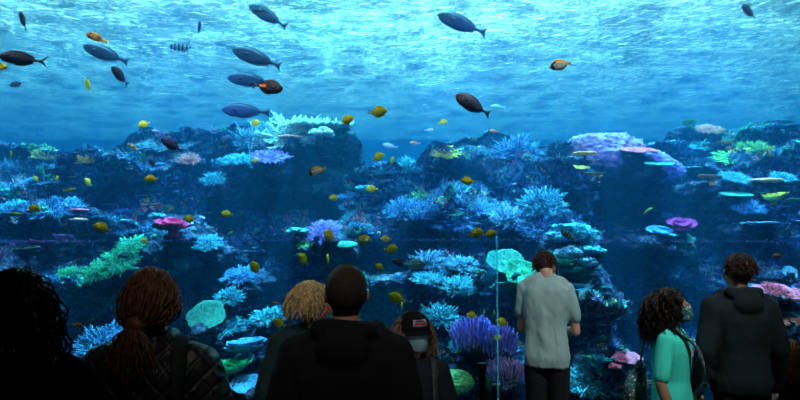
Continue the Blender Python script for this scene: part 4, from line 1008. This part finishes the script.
def mask_shell(M):
    V = []; Fc = []; nu, nv = 18, 8
    for lay in (0, .004):
        for j in range(nv + 1):
            z = 1.552 + .118 * j / nv
            for i in range(nu + 1):
                a = R(-78 + 156 * i / nu); u = abs(a) / R(78); bulge = .026 * (1 - u ** 1.5) * math.sin(math.pi * min(1, j / nv * .9 + .12))
                rx, ry = .073 - lay, .095 + bulge - lay
                zz = z + .02 * u * (0.5 - j / nv) * 1.2
                V.append(M @ V3(rx * math.sin(a), -.0 + .015 + ry * math.cos(a), zz))
    w_ = nu + 1; o = (nv + 1) * w_
    for j in range(nv):
        for i in range(nu):
            q = j * w_ + i; Fc += [(q, q + 1, q + w_ + 1, q + w_), (o + q, o + q + w_, o + q + w_ + 1, o + q + 1)]
    ring = [i for i in range(w_)] + [j * w_ + nu for j in range(1, nv + 1)] + [nv * w_ + i for i in range(nu - 1, -1, -1)] + [j * w_ for j in range(nv - 1, 0, -1)]
    for a, b in zip(ring, ring[1:] + ring[:1]): Fc.append((a, o + a, o + b, b))
    for s in (1, -1):
        for z0, z1 in ((1.625, 1.65), (1.56, 1.615)):
            v, f = tubes([[(M @ V3(s * .072, .035, z0), .0016), (M @ V3(s * .083, .0, (z0 + z1) / 2), .0016), (M @ V3(s * .087, -.016, z1), .0016)]], 4)
            Fc += [tuple(i + len(V) for i in q) for q in f]; V += v
    return V, Fc

def person(px, Y, top_z, label, yaw=0, head_yaw=0, head_pitch=0, head_roll=0, build=1.0, skin=M_skin, top=None, top_kind='jacket', trousers=None, arms=None, hair=None, hair_mat=None, mask=None, hood=False, collar=False, seed=1, folds=.007, lean=0, stoop=0.0, female=False, extra=0.0, drop=.02, fine=.0115):
    H = top_z; k = H / (1.765 - drop)
    x = (px - 400) / F * Y
    root = empty('person', (x, Y, 0), R(yaw)); root.scale = (k * build, k * build, k); tag(root, label, 'person')
    Mh = Matrix.Translation(HEADP + V3(0, stoop, -drop)) @ Euler((R(-head_pitch), R(head_roll), R(head_yaw)), 'ZXY').to_matrix().to_4x4() @ Matrix.Translation(-HEADP)
    wf = .9 if female else 1.0; hf = 1.06 if female else .95
    tors = lambda g, z0=.8, z1=9: [(0, stoop * max(0, (z - 1.1) / .4), z, rx * (hf if z < 1.05 else wf) + (g if z < 1.45 else g * .6), ry + g * .9) for z, rx, ry in TORSO if z0 <= z <= z1]
    arms = arms or {}
    def arm(s):
        A = arms.get(s, (V3(s * .245, -.02, 1.13), V3(s * .262, .06, .88))); sh = V3(s * .175 * wf, stoop, 1.395); return sh, Vector(A[0]), Vector(A[1])
    shells = [loft(tors(-.008))] + xf(head_shells(), Mh)
    shells += tube([((0, stoop * .9, 1.44), .06), (V3(0, stoop * .9 - .005, 1.5), .053), (Mh @ V3(0, -.005, 1.58), .054)])
    for s in (1, -1):
        sh, el, wr = arm(s)
        shells += tube([((s * .03, stoop * .9 - .02, 1.475), .035), ((s * .13, stoop - .01, 1.43), .04)])
        shells += tube([(sh, .052), (sh.lerp(el, .5), .044), (el, .036), (el.lerp(wr, .35), .037), (wr, .026)])
        shells += hand(wr, (wr - el), V3(-s, .2, 0), s)
        shells += tube([((s * .085, 0, .9), .085), ((s * .09, .01, .72), .075), ((s * .095, .015, .49), .05), ((s * .097, -.01, .33), .05), ((s * .1, -.02, .09), .033)])
        shells += tube([((s * .1, -.03, .05), .035), ((s * .105, .06, .035), .032), ((s * .112, .14, .022), .022)], 8)
    fused('body', shells, skin, root, fine, 2)
    for s in (1, -1):
        v, f = ell(Mh @ V3(s * .031, .083, 1.647), (.0125,) * 3, 2); v2, f2 = ell(Mh @ V3(s * .031, .0915, 1.647), (.0062,) * 3, 2)
        obj('eye', v + v2, f + [tuple(i + len(v) for i in q) for q in f2], [M_eyew, M_iris], root, mi=[0] * len(f) + [1] * len(f2))
    # legs and feet
    tr = [loft([(0, 0, z, rx * hf + .014, ry + .014) for z, rx, ry in TORSO if z <= 1.0])]
    for s in (1, -1): tr += tube([((s * .085, 0, .88), .1), ((s * .09, .01, .7), .09), ((s * .095, .015, .49), .068), ((s * .1, -.01, .12), .058)])
    fused('trousers', tr, trousers or M_denim, root, .02, 3, .005)
    for s in (1, -1):
        fused('shoe', tube([((s * .1, -.045, .045), .045), ((s * .105, .05, .04), .044), ((s * .112, .15, .032), .034)], 10), M_shoe, root, .016, 2)
    # upper garment
    g = .028 if top_kind == 'jacket' else (.04 if top_kind == 'puffer' else .014)
    g += extra
    jk = [loft(tors(g, .8 if top_kind != 'tee' else .84, 1.46) + [(0, stoop * .9, 1.475, .085, .075)])]
    for s in (1, -1):
        sh, el, wr = arm(s)
        if top_kind == 'tee': mid = sh.lerp(el, .62); jk += tube([(sh, .062), (sh.lerp(el, .3), .062), (mid, .06)])
        elif top_kind == 'elbow': jk += tube([(sh, .058), (sh.lerp(el, .5), .057), (sh.lerp(el, .85), .053)])
        else:
            jk += tube([(sh, .058 + g * .75), (sh.lerp(el, .5), .048 + g), (el, .043 + g * .8), (el.lerp(wr, .5), .038 + g * .7), (wr, .03 + g * .5)])
    if hood:
        jk += tube([((-.1, stoop + .06, 1.475), .035), ((-.11, stoop, 1.49), .036), ((-.09, stoop - .06, 1.495), .04), ((0, stoop - .095, 1.49), .043), ((.09, stoop - .06, 1.495), .04), ((.11, stoop, 1.49), .036), ((.1, stoop + .06, 1.475), .035)])
        jk += [ell((0, stoop - .12, 1.43), (.1, .04, .07))]
    if collar:
        jk += tube([(V3(.072 * math.cos(a), stoop + .075 * math.sin(a), 1.505), .026) for a in [i * math.pi / 5 for i in range(11)]], 8)
        jk += tube([(V3(.08 * math.cos(a), stoop + .083 * math.sin(a), 1.47), .028) for a in [i * math.pi / 5 for i in range(11)]], 8)
    for s in (1, -1): jk += tube([((s * .04, stoop * .9 - .02, 1.47), .035 + g * .6), ((s * .14 * wf, stoop - .005, 1.425), .046 + g * .6)])
    nm = {'tee': 't_shirt', 'elbow': 'top', 'jacket': 'jacket', 'puffer': 'padded_jacket'}[top_kind]
    fused(nm, jk, top, root, .012, 2, folds, 9, seed)
    rng = random.Random(seed)
    if hair:
        hs = []
        if hair == 'buzz': hs = [hair_shell((.0785, .0985, .0965), (0, -.018, 1.662), .0006, 60, seed)]
        elif hair == 'short':
            hs = [hair_shell((.0795, .097, .097), (0, -.022, 1.667), .005, 24, seed), strands(rng, 520, .045, .002, 40, .0028, .45, low=-.3, step=.011, gravity=.5, c=V3(0, -.022, 1.667), r=V3(.079, .097, .098))]
        elif hair == 'tail':
            hs = [hair_shell((.0795, .1, .099), (0, -.022, 1.668), .004, 30, seed), strands(rng, 420, .26, .002, 12, .0028, .35, low=-.3, tail=V3(0, -.135, 1.575), step=.02, out=.1, r=V3(.081, .102, .1)),
                  strands(rng, 130, .16, .01, 30, .0042, 9, low=-9, c=V3(0, -.155, 1.55), r=V3(.028, .026, .03), gravity=.6, width=.16, out=.15), ell((0, -.135, 1.575), (.04, .035, .04))]
        elif hair == 'curls':
            hs = [hair_shell((.088, .1, .1), (0, -.036, 1.668), .008, 20, seed), strands(rng, 480, .3, .013, 62, .0045, .25, low=-.55, width=.15, gravity=.4, out=.35, r=V3(.086, .1, .102)), strands(rng, 200, .22, .014, 70, .0042, -.1, low=-.7, width=.15, gravity=.3, r=V3(.086, .1, .1))]
        elif hair == 'curly':
            hs = [hair_shell((.086, .1, .1), (0, -.036, 1.668), .008, 20, seed), strands(rng, 430, .36, .012, 62, .0042, .0, low=-.55, width=.17, gravity=.3, r=V3(.084, .104, .102)), strands(rng, 240, .22, .013, 70, .004, -.1, low=-.7, width=.17, gravity=.3, r=V3(.084, .1, .1))]
        elif hair == 'bob':
            hs = [hair_shell((.086, .104, .102), (0, -.028, 1.668), .008, 20, seed), strands(rng, 520, .11, .007, 44, .0042, .2, low=-.35, gravity=.34)]
        elif hair == 'long':
            hs = [hair_shell((.084, .104, .101), (0, -.028, 1.668), .006, 20, seed), strands(rng, 560, .34, .005, 20, .004, .25, low=-.45, gravity=.3)]
        V, Fc = join(xf(hs, Mh)); obj('hair', V, Fc, hair_mat, root)
    if mask is not None:
        V, Fc = mask_shell(Mh); obj('face_mask', V, Fc, mask, root)
    return root, Mh

M_denim = cloth('dark_denim', (0.015, 0.018, 0.028)); M_shoe = mat('dark_leather', (0.02, 0.018, 0.016), rough=.5)
M_blackc = cloth('black_fabric', (0.012, 0.013, 0.016)); M_trou = cloth('black_trousers', (0.014, 0.015, 0.02))
def hmat(n, c): return mat(n, c, tuple(q * .45 for q in c), scale=45, rough=.48, bump=.4, bdist=.004, spec=.35, detail=4)
H_dark = hmat('black_brown_hair', (0.02, 0.012, 0.008)); H_brown = hmat('brown_hair', (0.2, 0.085, 0.04)); H_chest = hmat('dark_brown_hair', (0.055, 0.028, 0.018))
H_blond = hmat('blonde_hair', (1.0, 0.8, 0.42)); H_buzz = mat('cropped_hair', (0.045, 0.03, 0.022), (0.02, 0.014, 0.012), scale=160, rough=.8, bump=.8, bdist=.003); H_light = hmat('light_brown_hair', (0.36, 0.26, 0.18))
HZ = lambda py, Y: 1.75 - (py - 240) * Y / F

person(26, 2.1, HZ(268, 2.1), 'person with long wavy dark hair at the far left, back turned, black clothes', yaw=-6, top=M_blackc, top_kind='jacket', trousers=M_trou, hair='curly', hair_mat=hmat('wavy_dark_hair', (0.07, 0.032, 0.02)), seed=3, female=True, skin=M_skin)
pw, Mw = person(155, 2.33, HZ(267, 2.33), 'woman with brown ponytail in a black quilted jacket, back turned, at left', yaw=4, head_yaw=-8, top=quilt('quilted_black_nylon', (0.014, 0.02, 0.024)), top_kind='puffer', trousers=M_trou, hair='tail', hair_mat=H_brown, collar=True, seed=4, female=True, folds=.009)
person(311, 3.5, HZ(281, 3.5), 'person with wavy blonde hair in a dark teal jacket, partly behind the bald man', yaw=10, head_yaw=-14, top=cloth('dark_teal_jacket', (0.03, 0.075, 0.085)), top_kind='jacket', trousers=M_trou, hair='bob', hair_mat=H_blond, seed=5, female=True, folds=.01)
person(347, 2.57, HZ(262, 2.57), 'man with close-cropped hair in a black hooded sweatshirt, centre front, back turned', yaw=-3, head_yaw=6, top=cloth('black_sweatshirt', (0.013, 0.014, 0.018)), top_kind='jacket', trousers=M_denim, hair='buzz', hair_mat=H_buzz, hood=True, seed=6, build=1.03, folds=.01, arms={1: (V3(.235, -.02, 1.13), V3(.2, .12, .9)), -1: (V3(-.245, -.02, 1.13), V3(-.22, .1, .9))})
kid, Mk = person(414, 3.45, HZ(313, 3.45), 'child in a black cap and pale blue mask, facing the room, beside the bald man', yaw=184, head_yaw=18, head_pitch=6, top=cloth('navy_jacket', (0.025, 0.035, 0.05)), top_kind='jacket', trousers=M_denim, hair='long', hair_mat=H_light, mask=cloth('pale_blue_mask', (0.35, 0.62, 0.75)), seed=7, build=.95, female=True, fine=.009)
tee, Mt = person(545, 4.95, HZ(249, 4.95), 'man in a grey green tee and black trousers, head bowed, back turned', yaw=-14, head_yaw=-28, head_pitch=30, top=cloth('grey_green_tee', (0.34, 0.50, 0.50), (0.27, 0.42, 0.42)), top_kind='tee', trousers=M_trou, hair='short', hair_mat=H_chest, mask=M_blackc, seed=8, folds=.022, stoop=.045, build=.87, extra=.004, drop=.085, fine=.009,
    arms={1: (V3(.235, .05, 1.1), V3(.13, .27, 1.08)), -1: (V3(-.2, .04, 1.12), V3(-.08, .25, 1.06))})
wt, Mq = person(668, 4.1, HZ(288, 4.1), 'woman in a bright teal top with curly dark hair and patterned mask, looking right', yaw=-122, head_yaw=26, head_pitch=8, top=cloth('bright_teal_jersey', (0.06, 0.8, 0.62), (0.05, 0.66, 0.52)), top_kind='elbow', trousers=M_denim, hair='curls', hair_mat=H_dark, skin=M_skin2, mask=flowered('patterned_mask', (0.02, 0.12, 0.13), [(0.6, 0.75, 0.72), (0.1, 0.35, 0.35), (0.8, 0.85, 0.8)], 90), seed=9, female=True, folds=.006, build=1.05, fine=.009)
person(737, 4.3, HZ(253, 4.3), 'man in a dark grey green hooded sweatshirt, back turned, right of the teal top', yaw=3, head_yaw=8, head_pitch=4, top=cloth('dark_green_grey_sweatshirt', (0.014, 0.024, 0.027)), top_kind='jacket', trousers=M_denim, hair='short', hair_mat=H_chest, hood=True, seed=10, build=.99, folds=.012)
person(785, 4.75, HZ(338, 4.75), 'small person with dark brown hair at bottom right behind the hooded man', yaw=0, top=M_blackc, top_kind='jacket', trousers=M_trou, hair='curly', hair_mat=H_brown, seed=12, female=True)

# cap of the child (rests on the head, so it is a thing of its own)
def place_child_space(o, root):
    o.location = root.location; o.rotation_euler = root.rotation_euler; o.scale = root.scale
cap = empty('baseball_cap', (0, 0, 0)); place_child_space(cap, kid); tag(cap, 'black baseball cap with a red and white emblem on the head of the child', 'cap')
V = []
for v in ICO[4][0]:
    z = max(v.z, -0.12); V.append(Mk @ V3(v.x * .1, -.012 + v.y * .12, 1.69 + z * .095))
obj('crown', V, ICO[4][1], cloth('black_cap_fabric', (0.016, 0.016, 0.02)), cap)
V = []; Fc = []; n = 18
for lay in (0, -.005):
    for j in range(6):
        for i in range(n + 1):
            a = R(-62 + 124 * i / n); r = 1 + .48 * j / 5 * math.cos(a) ** .6
            V.append(Mk @ V3(.098 * math.sin(a) * (1 + .12 * j / 5), -.012 + .115 * math.cos(a) * r, 1.688 - .012 * j / 5 - .02 * math.sin(a) ** 2 + lay))
w_ = n + 1; o6 = 6 * w_
for j in range(5):
    for i in range(n): q = j * w_ + i; Fc += [(q, q + 1, q + w_ + 1, q + w_), (o6 + q, o6 + q + w_, o6 + q + w_ + 1, o6 + q + 1)]
ring = list(range(w_)) + [j * w_ + n for j in range(1, 6)] + [5 * w_ + i for i in range(n - 1, -1, -1)] + [j * w_ for j in range(4, 0, -1)]
for a, b in zip(ring, ring[1:] + ring[:1]): Fc.append((a, o6 + a, o6 + b, b))
obj('brim', V, Fc, cloth('black_cap_fabric', (0.016, 0.016, 0.02)), cap)
def badge(name, a0, a1, z0, z1, m, parent, off=.1245):
    V = []; Fc = []; n = 8
    for lay in (0, .003):
        for z in (z0, z1):
            for i in range(n + 1):
                a = R(a0 + (a1 - a0) * i / n); q = math.sqrt(max(0.05, 1 - ((z - 1.69) / .095) ** 2)); V.append(Mk @ V3((.103 + lay) * math.sin(a) * q, -.012 + (off - .002 + lay) * math.cos(a) * q, z))
    w = n + 1
    for i in range(n): Fc += [(i, i + 1, w + i + 1, w + i), (2 * w + i, 3 * w + i, 3 * w + i + 1, 2 * w + i + 1), (i, 2 * w + i, 2 * w + i + 1, i + 1), (w + i, w + i + 1, 3 * w + i + 1, 3 * w + i)]
    obj(name, V, Fc, m, parent)
badge('emblem', -30, 30, 1.712, 1.748, mat('white_patch', (.8, .8, .82), rough=.7), cap)
badge('emblem_stripe', -24, 24, 1.722, 1.732, mat('red_patch', (.75, .05, .07), rough=.7), cap, .1275)
badge('emblem_stripe', -20, 20, 1.737, 1.743, mat('blue_patch', (.05, .1, .5), rough=.7), cap, .1275)

def strap(name, pts, w, t, m, parent=None):
    """flat band through points"""
    V = []; Fc = []; P = [Vector(p) for p in pts]
    Q = []
    for i in range(len(P) - 1):
        p0, p1, p2, p3 = P[max(i - 1, 0)], P[i], P[i + 1], P[min(i + 2, len(P) - 1)]
        for k in range(6):
            u = k / 6; Q.append(.5 * ((2 * p1) + (p2 - p0) * u + (2 * p0 - 5 * p1 + 4 * p2 - p3) * u * u + (3 * p1 - p0 - 3 * p2 + p3) * u ** 3))
    Q.append(P[-1]); c = V3(0, 0, 1.2)
    for i, q in enumerate(Q):
        d = (Q[min(i + 1, len(Q) - 1)] - Q[max(i - 1, 0)]).normalized(); nrm = V3(q.x, q.y, max(0, q.z - 1.3) * 3); nrm = (nrm - d * nrm.dot(d)).normalized(); s = d.cross(nrm)
        V += [q + s * w + nrm * t, q - s * w + nrm * t, q - s * w - nrm * t, q + s * w - nrm * t]
    for i in range(len(Q) - 1):
        for k in range(4): Fc.append((i * 4 + k, i * 4 + (k + 1) % 4, i * 4 + 4 + (k + 1) % 4, i * 4 + 4 + k))
    Fc += [(3, 2, 1, 0), tuple(len(V) - 4 + k for k in range(4))]
    return obj(name, V, Fc, m, parent)

# patterned sling bag of the woman in teal
M_flow = flowered('floral_bag_cloth', (0.02, 0.09, 0.1), [(0.5, 0.55, 0.5), (0.08, 0.3, 0.25), (0.3, 0.08, 0.12)], 45)
bag = empty('sling_bag', (0, 0, 0)); place_child_space(bag, wt); tag(bag, 'dark floral cloth bag slung behind the woman in the teal top', 'bag')
fused('pouch', [ell((-.02, -.235, .99), (.13, .075, .17)), ell((-.02, -.21, 1.14), (.06, .04, .08))], M_flow, bag, .01, 2, .012)
strap('strap', [(.0, -.2, 1.13), (.075, -.165, 1.33), (.105, -.08, 1.47), (.105, .03, 1.49), (.075, .15, 1.39), (.0, .195, 1.25), (-.09, .19, 1.1), (-.18, .12, .98)], .026, .005, M_flow, bag)
# shoulder strap bag of the ponytailed woman
hb = empty('shoulder_bag', (0, 0, 0)); place_child_space(hb, pw); tag(hb, 'dark shoulder bag hanging at the right side of the ponytailed woman', 'bag')
M_web = cloth('dark_webbing', (0.03, 0.04, 0.048))
strap('strap', [(.15, -.15, 1.0), (.14, -.165, 1.2), (.125, -.15, 1.36), (.115, -.09, 1.475), (.11, .0, 1.5), (.12, .09, 1.45), (.14, .15, 1.3), (.17, .14, 1.05)], .024, .006, M_web, hb)
fused('pouch', [ell((.2, 0, .88), (.06, .15, .15))], M_web, hb, .012, 2, .006)
# orange drawstring bag
ob = empty('drawstring_bag', (0, 0, 0)); Yb = 3.3; xb = (283 - 400) / F * Yb; zb = HZ(388, Yb)
ob.location = (xb, Yb, zb); tag(ob, 'bright orange bag beside the blonde person, at the elbow of the bald man', 'bag')
M_or = cloth('orange_nylon', (0.9, 0.16, 0.04))
fused('pouch', [ell((0, 0, -.06), (.055, .05, .13)), ell((.01, 0, .045), (.032, .03, .05))], M_or, ob, .007, 2, .006, 16)
strap('strap', [(.012, .0, .07), (.08, -.0, .2), (.15, .0, .3), (.2, .02, .36), (.22, .08, .38)], .008, .003, M_or, ob)
# small backpack on the child
bp = empty('backpack', (0, 0, 0)); place_child_space(bp, kid); tag(bp, 'dark backpack worn by the child in the cap', 'backpack')
fused('pack', [ell((0, -.21, 1.15), (.15, .075, .2))], M_blackc, bp, .012, 2, .005)
for s in (1, -1): strap('strap', [(s * .1, -.16, 1.36), (s * .12, -.05, 1.475), (s * .125, .06, 1.45), (s * .12, .15, 1.3), (s * .13, .14, 1.1), (s * .2, .0, .98), (s * .13, -.16, .98)], .022, .005, mat('grey_strap', (0.08, 0.1, 0.12), rough=.8), bp)

# ---------------------------------------------------------------- glass barrier with its posts
gb = empty('glass_barrier', (.68, 5.38, 0)); tag(gb, 'clear glass barrier with black posts standing end on before the tank', 'barrier')
N = Nodes('barrier_glass'); t = N.n('ShaderNodeBsdfTransparent'); t.inputs[0].default_value = (0.82, 0.95, 1, 1); g_ = N.n('ShaderNodeBsdfGlossy', i_Roughness=0.03); mx = N.n('ShaderNodeMixShader', i_0=0.06); N.l(t.outputs[0], mx.inputs[1]); N.l(g_.outputs[0], mx.inputs[2]); N.l(mx.outputs[0], N.out.inputs[0])
obj('glass_pane', *box_vf(-.006, .006, -.5, .5, .06, 1.78), N.m, gb, False)
M_edge = mat('polished_glass_edge', (0.25, 0.75, 0.85), rough=.2, bump=0, spec=.6)
N = Nodes('green_glass_edge'); t = N.n('ShaderNodeBsdfTranslucent'); t.inputs[0].default_value = (0.3, 0.8, 0.9, 1); t2 = N.n('ShaderNodeBsdfTransparent'); t2.inputs[0].default_value = (0.6, 0.95, 1, 1); mx = N.n('ShaderNodeMixShader', i_0=.75)
N.l(t.outputs[0], mx.inputs[1]); N.l(t2.outputs[0], mx.inputs[2]); N.l(mx.outputs[0], N.out.inputs[0])
obj('pane_edge', *box_vf(-.006, .006, -.512, -.501, .06, 1.78), N.m, gb, False)
M_post = mat('black_metal', (0.01, 0.01, 0.012), rough=.35, metal=.6, bump=.05)
for yy, hh in ((-.42, .73), (.42, .73)):
    v, f = tubes([[(V3(0, yy, 0), .05), (V3(0, yy, .02), .05), (V3(0, yy, .021), .03), (V3(0, yy, hh - .15), .03), (V3(0, yy, hh - .149), .037), (V3(0, yy, hh), .037), (V3(0, yy, hh + .004), .033)]], 24)
    pst = obj('post', v, f, M_post, gb)

bpy.data.scenes.remove(WORK)
